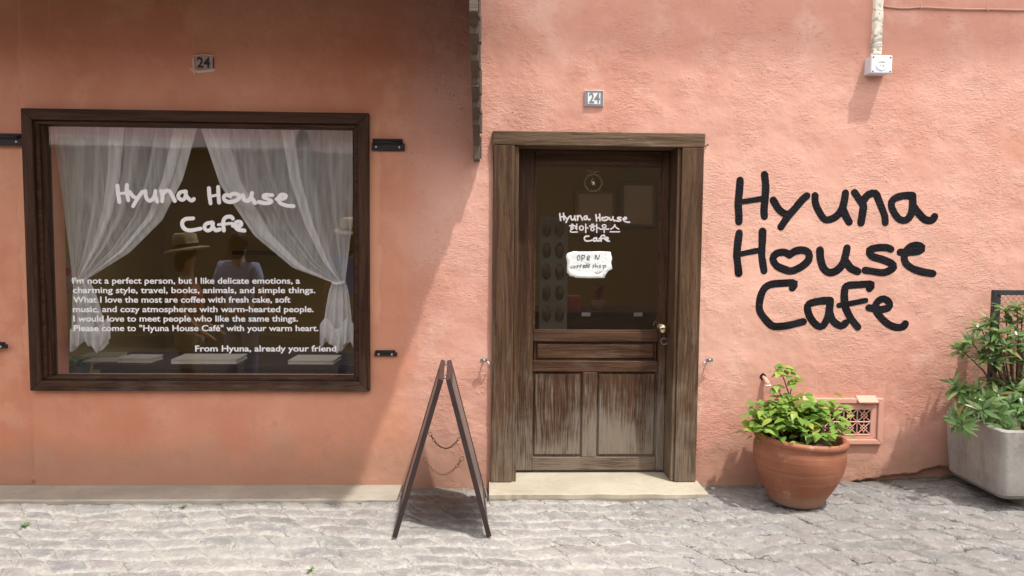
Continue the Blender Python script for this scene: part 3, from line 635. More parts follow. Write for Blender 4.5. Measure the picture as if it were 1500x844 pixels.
def holder(px, py, label, s):
    p = at(px, py); t = empty('shutter_holder', p, label, 'shutter holder', 'small steel shutter holders beside the door')
    MB().tube([(p.x, .01, p.z), (p.x, -.045, p.z)], .006, 8).build('pin', M['steel'], t, smooth=True)
    q = MB(); q.hexa([(p.x-.022, -.05, p.z-.012), (p.x+.022, -.044, p.z-.008), (p.x+.022, -.044, p.z+.014), (p.x-.022, -.05, p.z+.010)], [(p.x-.022, -.042, p.z-.012), (p.x+.022, -.036, p.z-.008), (p.x+.022, -.036, p.z+.014), (p.x-.022, -.042, p.z+.010)])
    q.build('catch', M['steel'], t, .002)
    MB().ball((p.x, -.052, p.z+.001), .006, .004, .006).build('screw', M['screw'], t, smooth=True)
    MB().tube([(p.x+s*.02, -.044, p.z-.008), (p.x+s*.03, -.035, p.z-.02), (p.x+s*.03, -.02, p.z-.034)], .004, 6).build('hook', M['white_ledge'], t, smooth=True)
holder(709, 526, 'small steel shutter holder left of the door frame', 1); holder(1036, 526, 'small steel shutter holder right of the door frame', -1)
for px, py, l in ((722, 213, 'rusty nail in the wall at the top left of the door frame'), (1034, 214, 'rusty nail in the wall at the top right of the door frame')):
    p = at(px, py); q = MB().tube([(p.x, .01, p.z), (p.x+.003, -.028, p.z+.004)], .0032, 6); q.ball((p.x+.003, -.029, p.z+.004), .007, .003, .007, 8, 6)
    tag(rehome(q.build('nail', M['rust'], smooth=True), p), l, 'nail', 'rusty nails by the door frame')

# house numbers
p0, p1 = at(856, 156), at(884, 133)
t = empty('house_number_tile', ((p0.x+p1.x)/2, 0, p0.z), 'clean white house number tile 24 with grey border above the door', 'house number', 'number 24 tiles')
MB().box(p0.x, p1.x, -.012, .006, p0.z, p1.z).build('tile', M['tile'], t, .002)
MB().ring(p0.x+.002, p1.x-.002, p0.z+.002, p1.z-.002, p0.x+.018, p1.x-.018, p0.z+.013, p1.z-.013, -.0136, -.009).build('border', M['tile_grey'], t)
add_text('', 0, 0, 0, -.0125, M['tile_grey'], 'numeral', t, lines=[('24', p0.x+.024, p1.x-.022, p0.z+.019, 0, .079)], bold=.03)
p0, p1 = at(286, 100.5), at(313.5, 83)
t = empty('house_number_tile', ((p0.x+p1.x)/2, 0, p0.z), 'stained old house number tile 24 with broken filler, in shade above the window', 'house number', 'number 24 tiles')
MB().box(p0.x, p1.x, -.004, .008, p0.z, p1.z).build('tile', M['tile_old'], t, .002)
e = MB()
for a_, b_ in ((p1.x-.006, p1.x),): e.box(a_, b_, -.0056, -.002, p0.z+(.035 if a_ == p0.x else .002), p1.z-.008)
e.build('border', M['board_edge'], t)
add_text('', 0, 0, 0, -.0048, M['board_edge'], 'numeral', t, lines=[('24', p0.x+.012, p1.x-.020, p0.z+.006, 0, .080)], bold=.03)
f = MB()
for st, w in (([(284, 103), (291, 105), (302, 104), (313, 102.5)], .017), ([(283.5, 86), (284, 94), (284.5, 101)], .011), ([(279.5, 100.5), (283, 104), (286, 109)], .010), ([(285, 82), (298, 80.6), (313, 82)], .006)):
    f.stroke([(at(*q).x, at(*q).z) for q in st], w, .006, 0)
f.build('filler', M['filler'], t, smooth=True)

# socket box with its cable cover
bx0, bz0 = hx(1275.5, 107.5); bx1, bz1 = hx(1308, 81)
v0 = at(1275.5, 107.5, -.085); v1 = at(1308, 81, -.085)
t = empty('socket_box', ((v0.x+v1.x)/2, 0, v0.z), 'grey white outdoor socket box with round cover high on the wall', 'socket box')
MB().box(v0.x+.004, v1.x-.004, -.070, .003, v0.z+.003, v1.z-.003).build('body', M['plastic'], t, .006)
MB().box(v0.x, v1.x, -.085, -.0705, v0.z, v1.z).build('cover', M['plastic'], t, .006)
cx, cz = (v0.x+v1.x)/2, (v0.z+v1.z)/2
MB().lathe([(0, .0035), (.030, .003), (.034, 0), (.034, -.004)], (cx-.002, -.0855, cz-.002), 28, Vector((0, -1, 0))).build('round_label', M['label_white'], t, smooth=False)
e = MB(); e.stroke([(cx-.020, cz+.012), (cx+.018, cz+.012)], .0025, .001, -.0895); e.stroke([(cx-.002, cz+.013), (cx-.002, cz+.020)], .0025, .0012, -.0895); e.stroke([(cx-.014, cz-.012), (cx-.006, cz-.006)], .0025, .001, -.0895); e.stroke([(cx+.012, cz-.012), (cx+.003, cz-.006)], .0025, .001, -.0895)
e.build('mark', M['ink'], t)
for sx in (v0.x+.012, v1.x-.012):
    for sz in (v0.z+.012, v1.z-.012): MB().ball((sx, -.0855, sz), .005, .002, .005, 8, 6).build('screw', M['ink'], t, smooth=True)
e = MB(); e.torus((cx+.02, -.002, cz), .075, .007, (1, 0, 0), (0, 0, 1)); 
c0 = at(1277, 84, -.02); c1 = at(1290.5, 84, -.02); ct = at(1284, -70, -.02); ctb = at(1297, -70, -.02)
mb = MB(); n = 30; V = []
for i in range(n+1):
    k = i/n; z = v1.z-.004+(ct.z-v1.z)*k; xl = c0.x+(ct.x-c0.x)*k+.003*noise.noise((0, 0, z*20)); xr = c1.x+(ctb.x-c1.x)*k+.003*noise.noise((5, 0, z*22)); fy = -.036+.005*noise.noise((2, 1, z*16))
    V += [(xl, .004, z), (xl+.003, fy+.005, z), (xl+.010, fy, z), (xr-.010, fy, z), (xr-.003, fy+.005, z), (xr, .004, z)]
mb.add(V, [(6*i+k, 6*i+k+1, 6*i+k+7, 6*i+k+6) for i in range(n) for k in range(5)])
def mat_peel():
    t = NT('peeling_cream_paint'); a = t.noise(26, 5, .7, t.map((1, 1, 2.2)))
    x, y, z = t.sep(); low = t.rng(z, .35, .05)
    pe = t.rng(t.math('ADD', a, t.math('MULTIPLY', low, .14)),   .60, .66)
    return t.fin(t.mix(pe, (.84, .80, .66), (.42, .38, .32)), .5, t.math('MULTIPLY', pe, -.0015), .35)
o = mb.build('cable_cover', mat_peel(), smooth=False); rehome(o, (c0.x, 0, v1.z)); tag(o, 'peeling cream painted cable cover running up from the socket box', 'conduit')
pts = [at(*q, -.012) for q in ((1291, 8), (1300, 10), (1318, 12), (1332, 12), (1349, 10.4), (1370, 11.5), (1400, 13), (1420, 13.6), (1446, 13.6), (1475, 14.2), (1520, 15.5), (1620, 18), (1800, 24))]
o = MB().tube(pts, .0055, 8).build('wall_cable', M['cable'], smooth=True); rehome(o, pts[0]); tag(o, 'thin pink painted cable running right from the cable cover', 'cable')
for k, q in enumerate((4, 8)):
    p = pts[q]; cl = MB().box(p.x-.004, p.x+.004, -.021, .004, p.z-.010, p.z+.009)
    cl.build('cable_clip', M['cable'], o, .001)

# capped pipe stub
p = at(1120, 556); t = empty('pipe_stub', p, 'broken pink pipe stub poking out of a hole above the plant pot', 'pipe')
MB().lathe([(0, .001), (.016, .0025), (.021, .001), (.024, -.004)], (p.x-.010, .0, p.z+.018), 14, Vector((0, -1, 0)), .5).build('hole', M['dark'], t)  # the hole's darkness painted as a near-black disc on the wall
MB().tube([(p.x-.008, .005, p.z+.016), (p.x-.002, -.02, p.z+.004), (p.x+.004, -.034, p.z-.016), (p.x+.006, -.036, p.z-.028)], [.010, .013, .016, .017], 12).build('pipe', M['pinkmetal'], t, smooth=True)
MB().torus((p.x+.0062, -.0362, p.z-.027), .0155, .004, (1, 0, 0), (0, 1, 0)).build('collar', M['white_ledge'], t, smooth=True)

# vent grille
a = at(1166, 650); b = at(1293, 583); vx0, vx1, vz0, vz1 = a.x, b.x, a.z, b.z
t = empty('vent_grille', ((vx0+vx1)/2, 0, vz0), 'pink painted metal vent with star lattice low on the wall behind the pot', 'vent')
MB().ring(vx0, vx1, vz0, vz1, vx0+.034, vx1-.034, vz0+.03, vz1-.03, -.022, .006).build('frame', M['pinkmetal'], t, .004)
la = at(1194, 636); lb = at(1275, 599); lx0, lx1, lz0, lz1 = la.x, lb.x, la.z, lb.z
MB().ring(vx0+.0345, vx1-.0345, vz0+.0305, vz1-.0305, lx0, lx1, lz0, lz1, -.010, .004).build('plate', M['pinkmetal'], t, .002)
MB().box(lx0-.002, lx1+.002, -.0045, -.0035, lz0-.002, lz1+.002).build('shade_plate', M['dark'], t)  # shade behind the lattice painted as a dark plate, no recess
lat = MB(); nx_, nz_ = 4, 2; cw, ch = (lx1-lx0)/nx_, (lz1-lz0)/nz_; q = 0
def bar(p, r, w=.0065):
    global q
    q += 1; lat.tube([(p[0], -.0082-.00013*(q % 9), p[1]), (r[0], -.0082-.00013*(q % 9), r[1])], w*.5, 4)
for i in range(nx_+1): bar((lx0+i*cw, lz0), (lx0+i*cw, lz1), .008)
for j in range(nz_+1): bar((lx0, lz0+j*ch), (lx1, lz0+j*ch), .008)
for i in range(nx_):
    for j in range(nz_):
        x, z = lx0+i*cw, lz0+j*ch
        bar((x, z), (x+cw, z+ch)); bar((x+cw, z), (x, z+ch)); bar((x+cw*.5, z), (x+cw*.5, z+ch*.3)); bar((x+cw*.5, z+ch*.7), (x+cw*.5, z+ch))
        for s_ in (.25, .75):
            bar((x+cw*.5, z+ch*.22), (x+cw*s_, z+ch*.5)); bar((x+cw*.5, z+ch*.78), (x+cw*s_, z+ch*.5))
lat.build('lattice', M['pinkmetal'], t)
for pa in ((1163, 1192), (1253, 1282)):
    a = at(pa[0], 588); b = at(pa[1], 582); h = MB(); h.hexa([(a.x, -.045, a.z-.002), (b.x, -.045, a.z-.002), (b.x, .0, b.z), (a.x, .0, b.z)], [(a.x, -.045, a.z+.006), (b.x, -.045, a.z+.006), (b.x, .0, b.z+.012), (a.x, .0, b.z+.012)])
    h.build('top_tab', M['pinkmetal'], t, .002)

# paper note on the door glass
t_ = [(285,478),(330,483),(470,482),(560,480),(662,485),(668,515),(679,545),(668,600),(674,635),(683,660),(640,682),(615,715),(600,755),(440,757),(300,752),(292,742),(240,735),(232,715),(212,700),(214,650),(216,600),(208,560),(205,525),(218,500),(240,492)]
P = [at(800+a/7.036, 300+b/7.036, DY) for a, b in t_]
cxn = sum(p.x for p in P)/len(P); czn = sum(p.z for p in P)/len(P); n = len(P)
def crumple(x, z): return -.0008*noise.noise((x*30, 0, z*30))-.001
mb = MB(); rings = 6; V = []
for k in range(rings+1):
    s_ = k/rings
    for p in P: x = cxn+(p.x-cxn)*max(s_, .02); z = czn+(p.z-czn)*max(s_, .02); V.append((x, DY-.0012+crumple(x, z)-(.002*s_**6), z))
mb.add(V, [(k*n+j, k*n+(j+1) % n, (k+1)*n+(j+1) % n, (k+1)*n+j) for k in range(rings) for j in range(n)]+[tuple(range(n))])
note = mb.build('paper_note', M['paper'], smooth=True); sd = note.modifiers.new('thick', 'SOLIDIFY'); sd.thickness = .0006; sd.offset = 1
rehome(note, (cxn, DY, czn)); tag(note, 'torn white paper note reading OPEN coffee shop on the door glass', 'note')
def ee(x, y, s=1): return [(x, y), (x+17*s, y-5*s), (x+14*s, y-18*s), (x+2*s, y-12*s), (x, y+8*s), (x+18*s, y+8*s)]
WR = [circ(335, 545, 14, 25), [(366,520),(368,578)], [(366,522),(396,524),(392,548),(368,552)], ee(422, 552, 1.5), [(505,562),(510,520),(536,560),(550,518)],
      [(272,626),(256,634),(255,650),(273,650)], circ(291, 640, 10, 12), [(316,655),(319,625),(337,622)], [(317,639),(331,637)], [(346,652),(349,622),(369,620)], [(347,636),(362,634)], ee(380, 636), ee(406, 634), ee(432, 632, .9),
      [(497,620),(482,624),(492,637),(478,648)], [(508,604),(509,645),(512,630),(526,626),(531,645)], circ(555, 635, 10, 11), [(585,620),(590,667)], [(587,625),(611,621),(613,640),(590,646)], [(505,690),(516,703),(545,701),(572,683)], [(529,681),(530,685)], [(547,678),(548,683)]]
wm_ = [MB() for _ in range(5)]
for k, st in enumerate(WR):
    mb = wm_[0 if k < 5 else 1 if k < 13 else 2 if k < 18 else 3 if k == 18 else 4]; pp = [at(800+a/7.036, 300+b/7.036, DY) for a, b in st]
    mb.stroke([(p.x, p.z) for p in pp], (.0038 if k < 5 else .0026), .0009, DY-.0024, lambda x, z: crumple(x, z)-.0008, 6)
for mb in wm_: mb.build('writing', M['pen'], note)

# ------------------------------------------------------------------ sandwich board
sb = empty('sandwich_board', (-.215, -.48, 0), 'dark brown folding sandwich board seen edge-on, standing left of the door', 'sandwich board')
YN, YF = -.755, -.175
fl = at(578, 790, YN); frr = at(716.5, 787, YN); al = at(647, 556, YN); ar = at(656.5, 556, YN)
def skew(y): return -.025*(y-YN)/(YF-YN)
def plank(foot, apex, th, name):
    d = (Vector((apex.x-foot.x, 0, apex.z-foot.z))).normalized(); nrm = Vector((-d.z, 0, d.x))*(1 if foot.x < apex.x else -1)
    return foot, apex, nrm*th
for foot, apex, s_ in ((fl, al, -1), (frr, ar, 1)):
    dv = Vector((apex.x-foot.x, 0, apex.z-foot.z)); dn = dv.normalized(); out = Vector((dn.z, 0, -dn.x)); out = out if out.x*s_ > 0 else -out
    F0 = Vector((foot.x, 0, .004)); A0 = Vector((apex.x, 0, apex.z))
    th = .024; mb = MB()
    def sec(o_, i_, e0, e1, y0, y1):
        a0, a1 = F0+dn*e0, F0+dn*e1
        mb.hexa([(*(a0+out*o_).xz, y0), ], []) if False else None
        q = [a0-out*i_, a0+out*o_, a1+out*o_, a1-out*i_]
        mb.hexa([(v.x+skew(y0), y0, v.z) for v in q], [(v.x+skew(y1), y1, v.z) for v in q])
    Ln = (A0-F0).length
    sec(th*.5, th*.5, 0, Ln, YN, YN+.03); sec(th*.5, th*.5, 0, Ln, YF-.03, YF)
    sec(th*.5, th*.5, Ln-.04, Ln, YN+.0305, YF-.0305); sec(th*.5, th*.5, .06, .10, YN+.0305, YF-.0305)
    fo = mb.build('panel_frame', M['board_edge'], sb, .002)
    mb = MB(); sec(.008, .006, .1005, Ln-.0405, YN+.0305, YF-.0305); mb.build('panel', M['board_face'], fo)
    mb = MB(); q0 = F0+dn*(Ln-.03)
for yy in (YN+.09, YF-.09):
    MB().tube([((al.x+ar.x)/2+skew(yy), yy-.03, al.z-.004), ((al.x+ar.x)/2+skew(yy), yy+.03, al.z-.004)], .006, 8).build('hinge', M['steel'], sb, smooth=True)
def chain(pa, pb, sag, nlk):
    mb = MB(); L_ = [pa.lerp(pb, k/nlk)+Vector((0, 0, -sag*4*(k/nlk)*(1-k/nlk))) for k in range(nlk+1)]
    for k in range(nlk):
        c = (L_[k]+L_[k+1])/2; d = (L_[k+1]-L_[k]); l = d.length*.72; d = d.normalized(); s2 = Vector((0, 1, 0)) if k % 2 else d.cross(Vector((0, 1, 0)))
        vs = []; nn, m = 10, 5; ax3 = d.cross(s2)
        for i in range(nn):
            an = 2*math.pi*i/nn; dd = d*math.cos(an)*l+s2*math.sin(an)*l*.55; du = dd.normalized()
            for j in range(m): vs.append(c+dd+du*.0016*math.cos(2*math.pi*j/m)+ax3*.0016*math.sin(2*math.pi*j/m))
        mb.add(vs, [(i*m+j, i*m+(j+1) % m, ((i+1) % nn)*m+(j+1) % m, ((i+1) % nn)*m+j) for i in range(nn) for j in range(m)])
    mb.build('chain', M['rust'], sb, smooth=True)
chain(at(621, 671, -.70), at(678, 670, -.70), .085, 17); chain(at(629, 634, -.24), at(673, 641, -.24), .075, 17)

# ------------------------------------------------------------------ terracotta pot and its plant
pc = Vector((1.735, -.318, gz(1.7)+.003))
pot = empty('terracotta_pot', pc, 'large round terracotta pot with green leafy plant standing right of the door', 'plant pot')
tilt = Matrix.Translation(pc) @ Matrix.Rotation(R(3.2), 4, 'Y') @ Matrix.Translation(-pc)
def rim_prof(): return [(0, .0), (.148, 0), (.156, .010), (.176, .04), (.208, .09), (.240, .15), (.262, .21), (.272, .27), (.271, .315), (.262, .338), (.272, .348), (.278, .362), (.273, .376), (.258, .381), (.240, .374), (.236, .34), (.23, .32), (0, .318)]
mb = MB().lathe([(r_*.905, z_) for r_, z_ in rim_prof()], pc, 64, None, .012); mb.v = [tilt @ v for v in mb.v]; mb.build('pot', M['terracotta'], pot, smooth=True)
mb = MB().lathe([(.211, .326), (.14, .338), (0, .345)], pc, 32, None, .05); mb.v = [tilt @ v for v in mb.v]; mb.build('soil', M['soil'], pot, smooth=True)
rnd = random.Random(11); plant = empty('potted_plant', pc+Vector((0, 0, .33)), 'light green broad-leaved plant growing out of the terracotta pot', 'plant')
fol = MB(); stm = MB(); root = pc+Vector((-.02, 0, .33))
def spray(tip, nl, size, rr, lead=False):
    base = root+Vector((rnd.uniform(-.12, .12), rnd.uniform(-.08, .08), 0)); midp = base.lerp(tip, .55)+Vector((0, 0, .05))
    pts_ = [base, base.lerp(midp, .6)+Vector((0, 0, .01)), midp, tip]; stm.tube(pts_, [.0045, .004, .003, .0015], 5)
    for k in range(nl):
        s_ = rnd.uniform(.25, 1.0); o_ = midp.lerp(tip, s_)+Vector((rnd.gauss(0, rr), rnd.gauss(0, rr), rnd.gauss(0, rr*.8)))
        a = rnd.uniform(0, 2*math.pi); d = Vector((math.cos(a), math.sin(a)-.35, rnd.uniform(-.35, .45)))
        fol.leaf(o_, d, Vector((rnd.uniform(-.3, .3), rnd.uniform(-.5, .1), 1)), size*rnd.uniform(.65, 1.2), size*rnd.uniform(.5, .72), rnd.uniform(.05, .5), rnd.uniform(.05, .35), 6)
for k in range(66):                          # main mound
    a = rnd.uniform(0, 2*math.pi); q_ = math.sqrt(rnd.random()); x = -.02+math.cos(a)*.255*q_; y = math.sin(a)*.2*q_-.01
    spray(pc+Vector((x, y, .385+.20*(1-q_*q_)+rnd.uniform(-.04, .055))), rnd.randint(6, 9), .066, .030)
for px, py, yy in ((1240, 592, -.24), (1250, 600, -.2), (1235, 606, -.28), (1222, 590, -.2), (1246, 628, -.30), (1230, 632, -.34), (1210, 600, -.22), (1200, 588, -.2), (1100, 628, -.3), (1108, 592, -.27), (1118, 586, -.25), (1130, 590, -.3)):
    spray(at(px, py, yy), 8, .060, .024)
for px, py, yy in ((1150, 538, -.2), (1157, 548, -.21), (1142, 543, -.22), (1166, 556, -.2), (1136, 570, -.22), (1150, 580, -.22)): 
    o_ = at(px, py, yy)
    for k in range(6):
        a = rnd.uniform(0, 6.28); fol.leaf(o_+Vector((rnd.gauss(0, .012), 0, rnd.gauss(0, .012))), Vector((math.cos(a), math.sin(a)-.3, rnd.uniform(-.5, .3))), Vector((0, -.4, 1)), .06, .034, .3, .25, 6)
stm.tube([root+Vector((-.04, .03, 0)), at(1157, 600, -.2), at(1155, 575, -.2), at(1147, 552, -.2), at(1150, 542, -.2)], [.005, .0045, .004, .003, .002], 6)
stm.tube([at(1156, 585, -.2), at(1160, 565, -.2), at(1156, 552, -.2)], [.004, .003, .002], 6); stm.tube([at(1150, 590, -.2), at(1142, 575, -.22), at(1136, 568, -.22)], [.003, .003, .002], 6)
fol.build('foliage', M['leaf'], plant, smooth=True); stm.build('stem', M['stem'], plant, smooth=True)

# small weeds between the stones
for px, py, sz, l in ((38, 770, .035, 'small green weed between the stones near the left edge'), (455, 834, .03, 'tiny pale weed between the stones in front of the sandwich board'), (268, 742, .025, 'tiny weed at the front edge of the long stone slab')):
    v_ = Fw + Rt*((px-750)/FPX) - Up*((py-422)/FPX); o_ = CAM+v_*(-CAM.z/v_.z); q_ = MB()
    for k in range(14): an = rnd.uniform(0, 6.28); q_.leaf(o_+Vector((0, 0, -.004)), (math.cos(an), math.sin(an), rnd.uniform(.15, 1)), (0, 0, 1), sz*rnd.uniform(.6, 1.2), sz*.3, .3, .2, 4)
    tag(rehome(q_.build('weed', M['shrub'], smooth=True), o_), l, 'weed', 'weeds in the paving')

# ------------------------------------------------------------------ concrete planter, shrub, mesh frame
zb = gz(3.0)
pl = empty('concrete_planter', (3.15, -.27, zb), 'weathered grey concrete planter box at the right edge', 'planter')
mb = MB(); X0_, X1_, Y0_, Y1_ = 2.735, 3.62, -.565, -.055; T_ = .035
def rr_ring(x0, x1, y0, y1, r, z, n=6):
    out = []
    for cx_, cy_, a0 in ((x1-r, y1-r, 0), (x0+r, y1-r, 90), (x0+r, y0+r, 180), (x1-r, y0+r, 270)):
        for k in range(n+1): a = R(a0+90*k/n); out.append((cx_+r*math.cos(a), cy_+r*math.sin(a), z))
    return out
rings = [rr_ring(X0_+.08, X1_-.08, Y0_+.08, Y1_-.05, .035, zb+.045), rr_ring(X0_+.045, X1_-.03, Y0_+.045, Y1_-.02, .04, zb+.05), rr_ring(X0_+.024, X1_-.01, Y0_+.024, Y1_-.01, .04, zb+.075), rr_ring(X0_+.010, X1_, Y0_+.010, Y1_, .035, zb+.25), rr_ring(X0_, X1_, Y0_, Y1_, .03, zb+.40), rr_ring(X0_, X1_, Y0_, Y1_, .03, zb+.425),
         rr_ring(X0_+.008, X1_-.008, Y0_+.008, Y1_-.008, .045, zb+.432), rr_ring(X0_+T_, X1_-T_, Y0_+T_, Y1_-T_, .03, zb+.43), rr_ring(X0_+T_, X1_-T_, Y0_+T_, Y1_-T_, .03, zb+.30)]
n = len(rings[0]); mb.add([v for r_ in rings for v in r_], [(k*n+j, k*n+(j+1) % n, (k+1)*n+(j+1) % n, (k+1)*n+j) for k in range(len(rings)-1) for j in range(n)]+[tuple(range(n))[::-1]])
mb.build('box', M['concrete'], pl, smooth=False)
mb = MB().box(X0_+T_+.001, X1_-T_-.001, Y0_+T_+.001, Y1_-T_-.001, zb+.31, zb+.385); mb.build('soil', M['soil'], pl)
for xx in (2.93, 3.40):
    MB().box(xx, xx+.09, -.515, -.10, zb-.012, zb+.0445).build('foot', M['concrete'], pl, .006)
tf = empty('mesh_frame', (3.4, -.10, zb+.385), 'black metal frame with wire mesh standing in the concrete planter', 'trellis')
mt = at(1457, 425, -.13); yq = -.13; fx0, fx1, ft = mt.x, mt.x+.62, mt.z
mb = MB(); fz0 = zb+.36
mb.box(fx0, fx0+.018, yq, yq+.03, fz0, ft); mb.box(fx0+.0185, fx0+.045, yq+.006, yq+.024, fz0, ft-.03)
mb.box(fx1-.045, fx1, yq, yq+.03, fz0, ft); mb.box(fx0+.0185, fx1-.0455, yq, yq+.03, ft-.0295, ft); mb.box(fx0+.0455, fx1-.0455, yq+.006, yq+.024, fz0+.05, fz0+.08)
mb.build('frame', M['frame_metal'], tf, .002)
mb = MB(); x0_, x1_, z0_, z1_ = fx0+.046, fx1-.046, fz0+.081, ft-.030; s_ = .032
k = -40
for sgn in (1, -1):
    for k in range(-60, 60):
        c_ = x0_+k*s_; pp = []
        for z_ in (z0_, z1_): pp.append((c_+sgn*(z_-z0_)*.8, z_))
        (xa, za), (xb, zb_) = pp
        lo, hi = (xa, za), (xb, zb_)
        def clipx(p_, q_):
            (x_, z_), (u_, w_) = p_, q_
            if x_ < x0_: f_ = (x0_-x_)/(u_-x_) if u_ != x_ else 2; 
            elif x_ > x1_: f_ = (x1_-x_)/(u_-x_) if u_ != x_ else 2
            else: f_ = 0
            return None if f_ < 0 or f_ > 1 else (x_+(u_-x_)*f_, z_+(w_-z_)*f_)
        A_, B_ = clipx(lo, hi), clipx(hi, lo)
        if A_ and B_ and abs(A_[1]-B_[1]) > .01: mb.tube([(A_[0], yq+.014+.002*sgn, A_[1]), (B_[0], yq+.014+.002*sgn, B_[1])], .0013, 4)
mb.build('wire_mesh', M['wire'], tf)
shr = empty('evergreen_shrub', (3.2, -.27, zb+.385), 'evergreen shrub with whorls of narrow glossy leaves in the concrete planter', 'shrub')
fol = MB(); stm = MB(); rn = random.Random(5)
def whorl(c, d, nl, L_):
    d = d.normalized(); a1 = d.orthogonal().normalized(); a2 = d.cross(a1); ph = rn.random()*6
    for k in range(nl):
        a = ph+k*2.4; el = rn.uniform(.05, .9); dd = (a1*math.cos(a)+a2*math.sin(a))*math.cos(el)+d*math.sin(el)
        fol.leaf(c-d*.02*rn.random()*2, dd, d+Vector((0, 0, .3)), L_*rn.uniform(.7, 1.15), L_*rn.uniform(.23, .31), rn.uniform(.1, .45), rn.uniform(.1, .4), 6)
trunks = [Vector((x, y, zb+.37)) for x, y in ((3.02, -.26), (3.12, -.2), (3.2, -.33), (3.35, -.25), (3.48, -.3))]
def branch(tip, nl=11, L_=.085):
    b_ = min(trunks, key=lambda q: (q-tip).xy.length+rn.random()*.1); m_ = b_.lerp(tip, .6)+Vector((rn.uniform(-.02, .02), 0, .06))
    stm.tube([b_, b_.lerp(m_, .5)+Vector((0, 0, .02)), m_, tip], [.008, .006, .0045, .003], 6)
    whorl(tip, (tip-m_)+Vector((0, -.02, .05)), nl, L_)
for px, py, yy in ((1408, 512, -.25), (1420, 498, -.3), (1436, 478, -.27), (1448, 500, -.34), (1450, 468, -.24), (1462, 486, -.34), (1475, 505, -.38), (1440, 520, -.33), (1456, 525, -.36), (1480, 470, -.28), (1490, 448, -.25), (1498, 462, -.3), (1492, 490, -.36), (1505, 510, -.36), (1485, 525, -.34), (1520, 480, -.3), (1515, 440, -.26), (1540, 500, -.3), (1530, 460, -.26), (1472, 452, -.26),
                   (1404, 572, -.3), (1398, 562, -.26), (1418, 582, -.34), (1430, 570, -.3), (1446, 588, -.38), (1460, 575, -.36), (1440, 600, -.42), (1475, 592, -.4), (1490, 572, -.36), (1500, 595, -.4), (1510, 560, -.34), (1402, 612, -.44), (1408, 622, -.48), (1472, 628, -.5), (1462, 610, -.45), (1490, 612, -.42), (1425, 594, -.36), (1520, 600, -.4), (1478, 560, -.3), (1455, 556, -.26)):
    branch(at(px, py, yy), rn.randint(14, 18), .092)
for k in range(16): branch(Vector((rn.uniform(2.98, 3.3), rn.uniform(-.45, -.2), zb+rn.uniform(.45, 1.0))), 13, .085)
for k in range(26): branch(Vector((rn.uniform(3.15, 3.65), rn.uniform(-.45, -.15), zb+rn.uniform(.5, .95))), 10, .08)
for tx, ty, pz in ((3.03, -.24, .46), (3.1, -.2, .42)): stm.tube([(tx, ty, zb+.37), (tx+.012, ty-.01, zb+.37+pz*.5), (tx+.02, ty, zb+.37+pz)], [.020, .016, .011], 8)
fol.build('foliage', M['shrub'], shr, smooth=True); stm.build('branch', M['bark'], shr, smooth=True)

